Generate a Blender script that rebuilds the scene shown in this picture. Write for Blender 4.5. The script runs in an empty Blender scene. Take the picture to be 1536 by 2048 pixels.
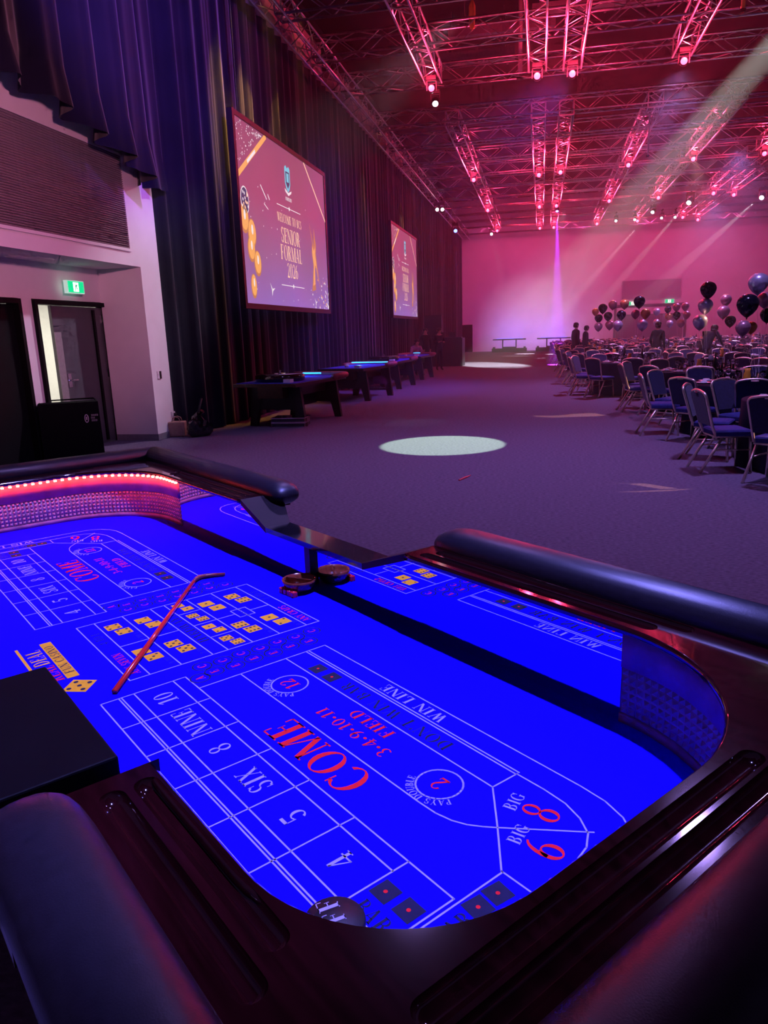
import bpy, bmesh, math, random
from mathutils import Vector, Matrix
PI = math.pi
random.seed(7)
SC = bpy.context.scene
COL = SC.collection

# ------------------------------------------------------------------ camera
FL, PITCH, ROLL, YAW = 1450.8, 0.24256, -0.0321, -0.21542
cam_d = bpy.data.cameras.new('camera')
cam = bpy.data.objects.new('camera', cam_d); COL.objects.link(cam)
cam_d.sensor_fit = 'HORIZONTAL'; cam_d.sensor_width = 36.0
cam_d.lens = 36.0 * FL / 1536.0
cam_d.clip_start = 0.02; cam_d.clip_end = 300
_f = Vector((math.sin(YAW)*math.cos(PITCH), math.cos(YAW)*math.cos(PITCH), -math.sin(PITCH)))
_r = Vector((math.cos(YAW), -math.sin(YAW), 0)); _u = _r.cross(_f)
_r2 = _r*math.cos(ROLL) + _u*math.sin(ROLL); _u2 = -_r*math.sin(ROLL) + _u*math.cos(ROLL)
_m = Matrix((( _r2.x, _u2.x, -_f.x, 0), (_r2.y, _u2.y, -_f.y, 0), (_r2.z, _u2.z, -_f.z, 1.6), (0, 0, 0, 1)))
cam.matrix_world = _m
SC.camera = cam

# ------------------------------------------------------------------ colour management and world
SC.view_settings.view_transform = 'Standard'
SC.view_settings.look = 'None'
SC.view_settings.exposure = 0.0
SC.view_settings.gamma = 1.0
SC.view_settings.use_curve_mapping = False
SC.cycles.use_denoising = True
SC.cycles.max_bounces = 7
SC.cycles.diffuse_bounces = 2
SC.cycles.glossy_bounces = 4
SC.cycles.transmission_bounces = 5
SC.cycles.volume_bounces = 0
HAZE = 0.0075
SC.cycles.use_adaptive_sampling = True
SC.cycles.adaptive_threshold = 0.09
SC.cycles.adaptive_min_samples = 10
SC.cycles.sample_clamp_indirect = 8.0
SC.cycles.caustics_reflective = False
SC.cycles.caustics_refractive = False
W = bpy.data.worlds.new('room_ambience'); SC.world = W; W.use_nodes = True
bg = W.node_tree.nodes['Background']
bg.inputs[0].default_value = (0.30, 0.17, 0.62, 1); bg.inputs[1].default_value = 0.105

# ------------------------------------------------------------------ lights of the rig
def spot(name, loc, target, color, power, angle, blend=0.3, radius=0.06, ahead=0.0):
    d = bpy.data.lights.new(name, 'SPOT'); d.energy = power; d.color = color
    d.spot_size = math.radians(angle); d.spot_blend = blend; d.shadow_soft_size = radius
    o = bpy.data.objects.new(name, d); COL.objects.link(o)
    dv = (Vector(target) - Vector(loc)).normalized()
    o.location = Vector(loc) + dv*ahead
    o.rotation_euler = dv.to_track_quat('-Z', 'Y').to_euler()
    return o
def point(name, loc, color, power, radius=0.08):
    d = bpy.data.lights.new(name, 'POINT'); d.energy = power; d.color = color; d.shadow_soft_size = radius
    o = bpy.data.objects.new(name, d); COL.objects.link(o); o.location = loc
    return o
def area(name, loc, target, color, power, sx, sy):
    d = bpy.data.lights.new(name, 'AREA'); d.energy = power; d.color = color
    d.shape = 'RECTANGLE'; d.size = sx; d.size_y = sy
    o = bpy.data.objects.new(name, d); COL.objects.link(o); o.location = loc
    o.rotation_euler = (Vector(target) - Vector(loc)).to_track_quat('-Z', 'Y').to_euler()
    return o
RED = (1.0, 0.03, 0.10); PINK = (1.0, 0.10, 0.28); WHITE = (1.0, 0.96, 0.92)
# wash over the gaming table from the truss above and beyond it
spot('table_wash', (0.40, 2.15, 7.4), (-1.1, 2.0, 0.75), (0.24, 0.22, 1.0), 4700, 32, 0.4, 0.10)
# crisp pool of light on the carpet
spot('floor_pool', (-0.9, 12.1, 7.7), (-1.36, 10.35, 0), (0.60, 1.0, 0.62), 8500, 13.2, 0.12, 0.03)
spot('beam_light', (-2.75, 19.8, 7.35), (-2.2, 13.0, 0), (0.6, 0.7, 1.0), 400, 7, 0.5, 0.03, 0.5)
# long white beam crossing the hall
spot('long_beam', (6.2, 14.0, 8.8), (-2.1, 33.9, 0), (0.90, 1.0, 0.92), 260000, 7.2, 0.5, 0.04)
for (l, t, c, p, a) in [
    ((6.8, 39.4, 7.3), (1.0, 46.0, 0), (1, .9, .9), 70000, 6),
    ((5.5, 44.6, 7.3), (-1.0, 48.0, 0), (1, .85, .9), 60000, 6),
    ((10.0, 39.4, 7.3), (3.0, 52.0, 0), (1, .8, .9), 80000, 7),
    ((0.63, 39.4, 7.3), (0.7, 33.2, 0), (0.35, 0.03, 1.0), 230000, 5.5),
    ((-3.1, 48.6, 7.2), (-1.4, 44.6, 0), (1, .95, .9), 1500, 14),
    ((3.0, 46.0, 7.3), (0.5, 40.6, 0), (1, .9, .9), 2500, 10)]:
    spot('beam_light', l, t, c, p, a, 0.3, 0.04, 0.55)
# general violet wash onto carpet and seating, from the trusses
for (x, y, p) in [(-1.5, 8.0, 650), (2.3, 9.5, 1200), (3.0, 20, 1900), (6.5, 29, 2000), (8, 40, 2000)]:
    spot('violet_wash', (x, y, 7.3), (x - 0.3, y - 1.0, 0), (0.44, 0.28, 1.0), p, 110, 0.9, 0.2)
# warm breakup light over the aisle-side seats
for (l, t, p, a) in [((3.0, 19.2, 7.3), (3.2, 11.4, 0.8), 1500, 17), ((5.2, 29.8, 7.3), (4.6, 21, 0.8), 1800, 22), ((2.9, 30, 7.3), (2.6, 23, 0.8), 900, 20)]:
    spot('warm_special', l, t, (1.0, 0.62, 0.42), p, a, 0.5, 0.05)
# orange slashes on the carpet
spot('carpet_slash', (11.5, 16.0, 7.0), (0.6, 13.95, 0), (1.0, 0.50, 0.34), 12000, 3.4, 0.25, 0.02)
spot('carpet_slash', (12.0, 9.2, 4.6), (1.0, 7.55, 0), (1.0, 0.50, 0.34), 12000, 2.2, 0.25, 0.02)
# magenta wash of the end wall and lavender glow low on it
for x in (-3.5, 1.5, 6.5, 11.5):
    spot('end_wall_wash', (x, 47.5, 7.4), (x + 0.4, 55, 4.2), (1.0, 0.08, 0.36), 720, 95, 0.9, 0.2)
spot('end_wall_glow', (1.0, 40.0, 7.2), (-0.8, 55, 1.7), (1.0, 0.72, 0.95), 3600, 30, 1.0, 0.1)
spot('end_wall_glow', (6.0, 30.0, 7.3), (1.4, 55, 3.0), (1.0, 0.6, 0.85), 3800, 20, 0.95, 0.1)
for x in (-2.1, 0.8):
    area('table_led_glow', (x, 53.2, 0.99), (x, 55, 1.9), (0.12, 0.10, 1.0), 35, 1.6, 0.1)
# violet truss light on white wall and drape; pink is a low added lamp
spot('wall_pink_fill', (-0.8, 3.6, 3.3), (-6.1, 8.6, 3.2), (1.0, 0.30, 0.50), 950, 46, 0.8, 0.15)
spot('wall_violet', (-1.5, 15.0, 7.2), (-6.2, 10.6, 1.8), (0.82, 0.70, 1.0), 1700, 26, 0.8, 0.12)
spot('drape_violet', (-0.3, 6.0, 7.0), (-5.6, 10.6, 6.4), (0.36, 0.12, 1.0), 4800, 50, 0.9, 0.15)
spot('drape_violet', (0.6, 19.0, 7.2), (-5.6, 21.0, 2.0), (0.14, 0.10, 1.0), 2300, 80, 0.9, 0.15)
# warm grazers at the top of the drape
for (y, p) in [(13.4, 800), (14.6, 800), (16.4, 560), (24.3, 300), (31.0, 400)]:
    spot('drape_grazer', (-5.0, y, 8.2), (-5.6, y + 0.1, 5.0), (1.0, 0.50, 0.10), p, 30, 0.9, 0.05)
# uplight behind the gaming tables
spot('drape_uplight', (-5.05, 25.0, 0.35), (-5.5, 25.0, 1.7), (0.40, 0.02, 1.0), 22, 50, 0.6, 0.04)
# corridor behind the open door
area('corridor_lamp', (-8.1, 9.9, 2.55), (-8.1, 9.9, 0), (1.0, 0.97, 0.88), 100, 1.2, 1.2)

# ------------------------------------------------------------------ materials
MATS = {}
def mat(name, col=(.5, .5, .5), rough=.5, metal=0., emit=None, estr=1., spec=.5, noise=0., nscale=20., bump=0., bscale=60., trans=0., coat=0., alpha=1., sheen=0., nvec=None):
    if name in MATS: return MATS[name]
    m = bpy.data.materials.new(name); m.use_nodes = True
    nt = m.node_tree; b = nt.nodes['Principled BSDF']
    b.inputs['Base Color'].default_value = (*col, 1)
    b.inputs['Roughness'].default_value = rough
    b.inputs['Metallic'].default_value = metal
    b.inputs['Specular IOR Level'].default_value = spec
    b.inputs['Transmission Weight'].default_value = trans
    b.inputs['Coat Weight'].default_value = coat
    b.inputs['Coat Roughness'].default_value = .04
    b.inputs['Alpha'].default_value = alpha
    b.inputs['Sheen Weight'].default_value = sheen
    if emit:
        if estr < 20: m.cycles.emission_sampling = 'NONE'
        b.inputs['Emission Color'].default_value = (*emit, 1)
        b.inputs['Emission Strength'].default_value = estr
    if noise or bump:
        tc = nt.nodes.new('ShaderNodeTexCoord'); mp = nt.nodes.new('ShaderNodeMapping')
        nt.links.new(tc.outputs['Object'], mp.inputs['Vector'])
        if nvec: mp.inputs['Scale'].default_value = nvec
    if noise:
        n = nt.nodes.new('ShaderNodeTexNoise'); n.inputs['Scale'].default_value = nscale; n.inputs['Detail'].default_value = 4
        nt.links.new(mp.outputs['Vector'], n.inputs['Vector'])
        r = nt.nodes.new('ShaderNodeValToRGB')
        r.color_ramp.elements[0].position = .3; r.color_ramp.elements[1].position = .7
        r.color_ramp.elements[0].color = (*[c*(1-noise) for c in col], 1)
        r.color_ramp.elements[1].color = (*[min(1, c*(1+noise)) for c in col], 1)
        nt.links.new(n.outputs['Fac'], r.inputs['Fac']); nt.links.new(r.outputs['Color'], b.inputs['Base Color'])
    if bump:
        n2 = nt.nodes.new('ShaderNodeTexNoise'); n2.inputs['Scale'].default_value = bscale; n2.inputs['Detail'].default_value = 3
        nt.links.new(mp.outputs['Vector'], n2.inputs['Vector'])
        bp = nt.nodes.new('ShaderNodeBump'); bp.inputs['Strength'].default_value = bump; bp.inputs['Distance'].default_value = .01
        nt.links.new(n2.outputs['Fac'], bp.inputs['Height']); nt.links.new(bp.outputs['Normal'], b.inputs['Normal'])
    MATS[name] = m
    return m

carpet = mat('carpet', (.17, .14, .20), .95, spec=.1, noise=.30, nscale=28, bump=.3, bscale=220, nvec=(1, 2.2, 1))
wall_white = mat('wall_white', (.80, .79, .80), .75, noise=.03, nscale=3)
endwall_m = mat('end_wall_paint', (.78, .74, .78), .8, noise=.04, nscale=1.5)
ceil_m = mat('ceiling_black', (.018, .014, .02), .9, noise=.3, nscale=2)
drape_m = mat('drape_wool', (.0075, .0068, .020), .92, spec=.08, noise=.25, nscale=1.2, sheen=.3)
drape_in = mat('drape_hem', (.020, .018, .03), .95)
alu = mat('truss_aluminium', (.72, .72, .74), .32, 1.0, noise=.15, nscale=14)
blackm = mat('black_metal', (.012, .012, .014), .45, .3, noise=.3, nscale=30)
black_gloss = mat('black_lacquer', (.008, .007, .009), .10, coat=.6, noise=.3, nscale=8)
black_matte = mat('black_laminate', (.006, .0055, .007), .5, noise=.3, nscale=12)
mahog = mat('mahogany_lacquer', (.020, .0020, .003), .10, coat=.8, noise=.5, nscale=5, nvec=(1, 12, 12))
mahog_m = mat('mahogany_body', (.05, .012, .010), .3, noise=.5, nscale=6, nvec=(1, 8, 8))
leather = mat('black_leather', (.013, .010, .016), .38, spec=.42, bump=.06, bscale=420, noise=.2, nscale=60)
felt = mat('blue_felt', (.007, .002, .85), .95, spec=.05, noise=.06, nscale=120)
lid_m = mat('box_lid_black', (.003, .0025, .0035), .6, spec=.08, noise=.2, nscale=8)
mirror_m = mat('mirror_glass', (.90, .91, .93), .015, 1.0, noise=.01, nscale=2)
rubber = mat('rubber_bumper', (.26, .20, .24), .6, noise=.2, nscale=30)
band_m = mat('bumper_cloth', (.20, .12, .20), .8, noise=.25, nscale=14)
pr_white = mat('print_white', (.42, .38, .46), .9, noise=.05, nscale=80)
pr_red = mat('print_red', (.95, .006, .006), .9, noise=.08, nscale=80)
pr_black = mat('print_black', (.006, .005, .03), .9, noise=.2, nscale=80)
pr_gold = mat('print_gold', (1.0, .46, .004), .9, noise=.1, nscale=80)
chrome = mat('chrome', (.85, .85, .87), .12, 1.0, noise=.05, nscale=10)
gold_fr = mat('chair_frame_gold', (.88, .76, .60), .36, .9, noise=.1, nscale=20)
navy = mat('navy_upholstery', (.014, .013, .075), .85, noise=.25, nscale=30, sheen=.2)
navy_seat = mat('navy_seat_cloth', (.030, .032, .20), .85, noise=.2, nscale=30)
cloth_dark = mat('dark_tablecloth', (.010, .009, .024), .85, spec=.2, noise=.2, nscale=10)
glass_m = mat('clear_glass', (.95, .95, 1.0), .03, trans=1.0, noise=.01, nscale=3)
porcelain = mat('white_porcelain', (.82, .80, .80), .2, noise=.03, nscale=10)
juice = mat('orange_juice', (.90, .42, .04), .35, noise=.1, nscale=10)
wine_b = mat('dark_bottle', (.02, .03, .02), .1, noise=.2, nscale=10)
skin = mat('skin', (.55, .33, .25), .6, noise=.08, nscale=20)
suit = mat('dark_suit', (.006, .0055, .010), .85, noise=.3, nscale=30)
shirt_p = mat('pale_shirt', (.45, .30, .40), .85, noise=.1, nscale=20)
hair_m = mat('dark_hair', (.02, .013, .010), .6, noise=.4, nscale=60)
frame_dk = mat('screen_frame', (.02, .012, .02), .5, noise=.2, nscale=10)

# ------------------------------------------------------------------ mesh helpers
class MB:
    def __init__(s): s.v = []; s.f = []; s.mi = []; s.cur = 0
    def add(s, vs, fs):
        n = len(s.v); s.v += [tuple(v) for v in vs]
        for f in fs: s.f.append(tuple(i + n for i in f)); s.mi.append(s.cur)
        return s
    def box(s, x0, x1, y0, y1, z0, z1):
        vs = [(x0,y0,z0),(x1,y0,z0),(x1,y1,z0),(x0,y1,z0),(x0,y0,z1),(x1,y0,z1),(x1,y1,z1),(x0,y1,z1)]
        return s.add(vs, [(0,3,2,1),(4,5,6,7),(0,1,5,4),(1,2,6,5),(2,3,7,6),(3,0,4,7)])
    def hexa(s, b, t):   # bottom quad, top quad (counter-clockwise from above)
        return s.add(list(b)+list(t), [(0,3,2,1),(4,5,6,7),(0,1,5,4),(1,2,6,5),(2,3,7,6),(3,0,4,7)])
    def tube(s, pts, r, n=6, caps=True, rs=None):
        pts = [Vector(p) for p in pts]; rings = []
        up = None
        for i, p in enumerate(pts):
            if i == 0: d = pts[1]-pts[0]
            elif i == len(pts)-1: d = pts[-1]-pts[-2]
            else: d = (pts[i+1]-p).normalized() + (p-pts[i-1]).normalized()
            d.normalize()
            if up is None or abs(up.dot(d)) > .95:
                up = Vector((0,0,1)) if abs(d.z) < .9 else Vector((1,0,0))
            a = d.cross(up).normalized(); b = a.cross(d).normalized(); up = b
            rr = rs[i] if rs else r
            rings.append([p + (a*math.cos(2*PI*k/n+PI/n) + b*math.sin(2*PI*k/n+PI/n))*rr for k in range(n)])
        vs = [v for rg in rings for v in rg]; fs = []
        for i in range(len(rings)-1):
            for k in range(n):
                fs.append((i*n+k, (i+1)*n+k, (i+1)*n+(k+1)%n, i*n+(k+1)%n))
        if caps: fs.append(tuple(range(n))); fs.append(tuple((len(rings)-1)*n+k for k in range(n-1,-1,-1)))
        return s.add(vs, fs)
    def lathe(s, prof, n=16, c=(0,0,0), caps=True):
        vs = []; fs = []
        for (r, z) in prof:
            for k in range(n): vs.append((c[0]+r*math.cos(2*PI*k/n), c[1]+r*math.sin(2*PI*k/n), c[2]+z))
        for i in range(len(prof)-1):
            for k in range(n): fs.append((i*n+k, i*n+(k+1)%n, (i+1)*n+(k+1)%n, (i+1)*n+k))
        if caps:
            if prof[0][0] > 1e-5: fs.append(tuple(range(n-1,-1,-1)))
            if prof[-1][0] > 1e-5: fs.append(tuple((len(prof)-1)*n+k for k in range(n)))
        return s.add(vs, fs)
    def prism(s, poly, z0, z1):
        n = len(poly)
        vs = [(x,y,z0) for x,y in poly] + [(x,y,z1) for x,y in poly]
        fs = [tuple(range(n-1,-1,-1)), tuple(range(n,2*n))] + [(i,(i+1)%n,n+(i+1)%n,n+i) for i in range(n)]
        return s.add(vs, fs)
    def build(s, name, m, parent=None, smooth=False, loc=None):
        me = bpy.data.meshes.new(name)
        me.from_pydata(s.v, [], s.f)
        ms = m if isinstance(m, (list, tuple)) else [m]
        for q in ms: me.materials.append(q)
        if len(ms) > 1: me.polygons.foreach_set('material_index', s.mi)
        if smooth: me.polygons.foreach_set('use_smooth', [True]*len(me.polygons))
        me.update()
        o = bpy.data.objects.new(name, me); COL.objects.link(o)
        if parent is not None: o.parent = parent
        if loc: o.location = loc
        return o
def tag(o, label=None, cat=None, group=None, kind=None):
    if label: o['label'] = label
    if cat: o['category'] = cat
    if group: o['group'] = group
    if kind: o['kind'] = kind
    return o
def thing(name, label, cat, loc=(0,0,0), rz=0., group=None):
    o = bpy.data.objects.new(name, None); COL.objects.link(o); o.empty_display_size = .1
    o.location = loc; o.rotation_euler = (0,0,rz)
    return tag(o, label, cat, group)
def struct(o, label=None): 
    return tag(o, label, kind='structure')
def copy_tree(o, parent=None):
    c = o.copy(); COL.objects.link(c); c.parent = parent
    for ch in list(o.children): copy_tree(ch, c)
    return c
def mod_bevel(o, w, seg=2):
    b = o.modifiers.new('bevel', 'BEVEL'); b.width = w; b.segments = seg; b.limit_method = 'ANGLE'; b.angle_limit = .6
    return o
def smooth_angle(o):
    o.data.polygons.foreach_set('use_smooth', [True]*len(o.data.polygons)); return o
def ordinal(i): 
    return ['first','second','third','fourth','fifth','sixth','seventh','eighth','ninth','tenth','eleventh','twelfth','thirteenth','fourteenth'][i]

# ------------------------------------------------------------------ room shell
def plane_struct(name, vs, m, label=None):
    return struct(MB().add(vs, [tuple(range(len(vs)))]).build(name, m), label)
fl = MB().box(-10, 22, -4, 55.3, -.2, 0).build('floor', carpet); struct(fl, 'dark violet patterned carpet of the hall')
struct(MB().box(-6.7, 20, -4, 55.3, 10.4, 10.6).build('ceiling', ceil_m), 'black ceiling high above the trusses')
struct(MB().box(-6.7, 20.2, 55, 55.3, 0, 10.4).build('wall_end', endwall_m), 'pale end wall washed in magenta light')
struct(MB().box(-6.75, -6.6, 11.45, 55, 0, 10.4).build('wall_left', ceil_m))
# white wall around the doors: front face X=-6.1, recess 0.75 m deep
wf = MB()
wf.box(-6.6, -6.1, 2, 10.8, 2.7, 6.5)          # above the recess
wf.box(-6.85, -6.1, 10.8, 11.45, 0, 6.5)       # pier beside the recess
wl = struct(wf.build('wall_door_side', wall_white), 'white wall with recess and doors beside the drape')
bk = MB()
X0, X1 = -7.0, -6.85
bk.box(X0, X1, 8.86, 9.13, 0, 2.7); bk.box(X0, X1, 9.13, 10.91, 2.2, 2.7); bk.box(X0, X1, 2, 8.86, 2.2, 2.7); bk.box(X0, X1, 10.91, 11.0, 0, 2.7)
bk.box(X0, X1, 2, 7.0, 0, 2.2)
bk.box(X1, -6.6, 2, 10.8, 2.7, 2.78)
struct(bk.build('wall_recess', wall_white), 'white back wall of the door recess')
sk = MB(); sk.box(-6.84, -6.09, 10.79, 11.46, 0, .10)
struct(sk.build('baseboard_recess', mat('grey_skirting', (.22,.21,.24), .5, noise=.1)), 'grey skirting at the foot of white pier')
# corridor beyond the open door
co = MB(); co.box(-9.6, -7.0, 8.3, 8.4, 0, 2.8); co.box(-9.7, -9.6, 8.3, 12, 0, 2.8); co.box(-9.6, -7.0, 11.9, 12, 0, 2.8); co.box(-9.6, -7.0, 8.4, 11.9, 2.7, 2.8)
struct(co.build('wall_corridor', mat('corridor_paint', (.82,.80,.74), .8, noise=.02)), 'bright white corridor wall behind open door')
# doors
dgrey = mat('door_grey', (.085,.085,.095), .5, noise=.1, nscale=4); dblack = mat('door_black', (.004,.004,.005), .6, spec=.15, noise=.2)
def door_frame(parent, y0, y1, z1):
    MB().box(-6.99,-6.80,y0-.06,y0,0,z1+.06).build('frame_jamb', dblack, parent)
    MB().box(-6.99,-6.80,y1,y1+.06,0,z1+.06).build('frame_jamb', dblack, parent)
    MB().box(-6.99,-6.80,y0,y1,z1,z1+.06).build('frame_head', dblack, parent)
d1 = struct(thing('door_1', None, None, (0,0,0)), 'open grey door under the green exit sign')
door_frame(d1, 9.19, 10.85, 2.13)
leaf = MB().box(-1.30, 0, -.045, 0, .01, 2.12).build('door_leaf', dgrey, d1, loc=(-6.93, 10.84, 0)); leaf.rotation_euler = (0,0,math.radians(91))
mh = MB().box(-1.12,-1.04,-.06,-.045,.95,1.15); mh.tube([(-1.08,-.06,1.05),(-1.08,-.11,1.05),(-.96,-.11,1.05)], .012, 8)
mh.build('handle', chrome, leaf)
MB().box(-1.30,-1.14,-.052,-.045,.05,1.75).build('push_panel', mat('door_panel', (.30,.29,.28), .5, noise=.1), leaf)
for z in (.25, 1.1, 1.95): MB().box(-.06,.0,-.06,-.044,z-.06,z+.06).build('hinge', chrome, leaf)
MB().box(-.30,-.25,-.075,-.045,.05,2.08).build('panic_bar', dblack, leaf)
d2 = struct(thing('door_2', None, None, (0,0,0)), 'closed black door at the frame edge')
door_frame(d2, 7.0, 8.80, 2.13)
MB().box(-6.95,-6.90,7.0,7.89,.01,2.12).build('door_leaf', dblack, d2); MB().box(-6.95,-6.90,7.91,8.80,.01,2.12).build('door_leaf', dblack, d2)
# louvre grille: a frame and each blade
lv = thing('louvre_grille', 'wide horizontal louvre grille in white wall above doors', 'air vent', (-6.095, 7.0, 2.94))
lm = mat('louvre_blade', (.32,.26,.29), .5, noise=.1); ld = mat('louvre_shade', (.02,.015,.02), .9)
MB().box(.0006,.003,-2.5,3.51,0,1.28).build('shade_backing', ld, lv)  # flat near-black sheet, its colour standing in for shade behind the slats
fr = MB(); fr.box(0,.02,-2.5,3.55,-.04,0); fr.box(0,.02,-2.5,3.55,1.28,1.32); fr.box(0,.02,3.51,3.55,0,1.28); fr.build('surround', wall_white, lv)
bl = MB(); bl.add([(.004,-2.5,0),(.004,3.51,0),(.022,3.51,.012),(.022,-2.5,.012),(.004,-2.5,.006),(.004,3.51,.006),(.022,3.51,.018),(.022,-2.5,.018)],[(0,3,2,1),(4,5,6,7),(0,1,5,4),(1,2,6,5),(2,3,7,6),(3,0,4,7)])
b0 = bl.build('slat', lm, lv); NS = 43
for i in range(1, NS):
    c = b0.copy(); COL.objects.link(c); c.location = (0,0,i*1.28/NS)
# exit sign
def exit_sign(loc, rz, label, s=1., group=None):
    e = thing('exit_sign', label, 'exit sign', loc, rz, group)
    MB().box(-.20*s,.20*s,-.03*s,.03*s,-.09*s,.09*s).build('housing', mat('sign_housing', (.8,.85,.82), .4, emit=(.5,1,.8), estr=.5, noise=.02), e)
    MB().box(-.185*s,.185*s,.03*s,.034*s,-.078*s,.078*s).build('green_face', mat('sign_green', (.0,.5,.2), .4, emit=(.0,.62,.22), estr=1.2, noise=.02), e)
    m = MB(); y=.0345*s
    def q(pts): m.add([(-px*s,y,pz*s) for px,pz in pts], [tuple(range(len(pts)))])
    q([(-.07,-.065),(.06,-.065),(.06,.065),(-.07,.065)])
    m.build('doorway_pictogram', mat('sign_white', (.9,1,.95), .4, emit=(.85,1,.92), estr=1.6, noise=.02), e)
    m = MB(); y=.035*s
    q([(-.005,.035),(.012,.035),(.012,.055),(-.005,.055)]); q([(-.02,-.005),(.015,.0),(.02,.032),(-.015,.03)]); q([(-.015,-.005),(.0,-.005),(-.03,-.055),(-.045,-.055)]); q([(.0,-.005),(.015,-.0),(.035,-.03),(.02,-.035)]); q([(.015,.025),(.04,.005),(.045,.012),(.02,.033)])
    m.build('running_figure', mat('sign_green_dark', (.0,.4,.15), .5, emit=(0,.4,.15), estr=.8, noise=.02), e)
    MB().box(-.02*s,.02*s,-.10*s,-.03*s,-.03*s,.03*s).build('wall_bracket', blackm, e)
    return e
exit_sign((-6.72, 9.95, 2.385), -PI/2, 'lit green exit sign above the open grey door')
# bulkhead along the drape head
for i_, (a_, b_) in enumerate(((15.4,20.1),(21.6,26.8),(28.2,33.5))):
    struct(MB().box(-6.5,-5.66,a_,b_,7.92,8.65).build(f'trim_{i_+1}', mat('bulkhead_cream', (.62,.52,.50), .8, noise=.1, nscale=2)), ordinal(i_)+' cream bulkhead panel above the drape')

# drapes: pleated cloth on the left wall
def drape(name, y0, y1, z0, z1, xc, amp, wl, label, hem=lambda y: 0., shift=lambda y: 0., seed=1, k=(1.15, 1.05, 1.0, .7)):
    rnd = random.Random(seed); mb = MB(); n = int((y1-y0)/.045)
    ph = [rnd.uniform(0,6.28) for _ in range(4)]
    prof = []
    for i in range(n+1):
        y = y0 + (y1-y0)*i/n
        w = math.sin(2*PI*y/wl+ph[0]+.9*math.sin(2*PI*y/(wl*5.3)+ph[1]))
        w = math.copysign(abs(w)**.75, w)
        x = xc + amp*w + amp*.35*math.sin(2*PI*y/(wl*.43)+ph[2])
        prof.append((x, y))
    zs = [z0, z0+.5, (z0+z1)/2, z1]
    vs = []
    for j, z in enumerate(zs):
        for (x, y) in prof: vs.append((xc+(x-xc)*k[j]+shift(y), y, z+hem(y)*(1 if j == 0 else .7 if j == 1 else 0)))
    m = len(prof); fs = [(j*m+i, j*m+i+1, (j+1)*m+i+1, (j+1)*m+i) for j in range(3) for i in range(m-1)]
    mb.add(vs, fs)
    o = mb.build(name, drape_m, None, True)
    tag(o, label, 'curtain')
    return o
def sstep(a, b, t): t = max(0., min(1., (t-a)/(b-a))); return t*t*(3-2*t)
drape('stage_drape', 11.36, 54.9, .02, 7.9, -5.72, .055, .50, 'long dark pleated drape hanging behind the two screens', shift=lambda y: -.36*(1-sstep(11.3, 12.5, y)), seed=3)
drape('raised_drape', 1.5, 11.5, 4.05, 10.2, -5.60, .085, .78, 'raised dark drape hanging above the white wall, hem clear of doors', hem=lambda y: .30-.19*max(0, y-8.2) if y < 10.6 else -.16, k=(1.8, 1.0, .6, .4), shift=lambda y: -.42*sstep(10.1, 11.3, y), seed=5)
tag(bpy.data.objects['stage_drape'], kind='thing')

# end wall: doorway block, exit signs, projection panel
g = thing('wall_panel', 'flat magenta panel above the doors in end wall', 'panel', (7.33, 54.99, 3.3)); 
MB().box(-1.9,1.9,-.06,0,0,1.22).build('panel_board', mat('panel_paint', (.42,.36,.42), .7, noise=.05), g)
MB().box(-1.97,1.97,-.04,0,-.07,1.29).build('panel_rim', endwall_m, g)
dd = struct(thing('door_3', None, None, (7.35, 55, 0)), 'double doors in the end wall under two exit signs')
dfm = mat('far_door_frame', (.12,.08,.11), .6, noise=.1)
MB().box(-2.4,-2.25,-.12,0,0,2.95).build('frame_jamb', dfm, dd); MB().box(2.25,2.4,-.12,0,0,2.95).build('frame_jamb', dfm, dd); MB().box(-2.25,2.25,-.12,0,2.8,2.95).build('frame_head', dfm, dd)
for x in (-1.5, -.02, 1.46): MB().box(x-.72,x+.72,-.07,-.01,.02,2.2).build('door_leaf', mat('far_door', (.20,.17,.20), .5, noise=.08), dd)
MB().box(-2.25,2.25,-.06,-.01,2.2,2.28).build('transom', dfm, dd)
exit_sign((6.15, 54.8, 3.02), PI, 'far green exit sign over end wall doors, nearer the aisle', 1.5)
exit_sign((8.55, 54.8, 3.08), PI, 'far green exit sign over end wall doors, behind the balloons', 1.5)
# dark doorway and control booth at the far end of the drape
struct(MB().box(-6.5,-4.95,54.85,55.02,0,1.95).build('door_4', dblack), 'dark low doorway at the corner of the end wall')
bo = thing('control_booth', 'black draped control booth at the far end of the drape', 'booth', (-4.35, 34.3, 0))
MB().box(-1.0,.85,-.6,.6,0,1.25).build('booth_front', black_matte, bo); MB().box(-1.0,-.2,.3,.6,1.25,2.3).build('booth_back', black_matte, bo)
MB().box(-.95,.8,-.55,.2,1.25,1.29).build('desk_top', blackm, bo)
for (x,w) in ((-.3,.25),(.2,.3)): MB().box(x,x+w,-.1,-.06,1.29,1.52).build('monitor', blackm, bo)

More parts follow.
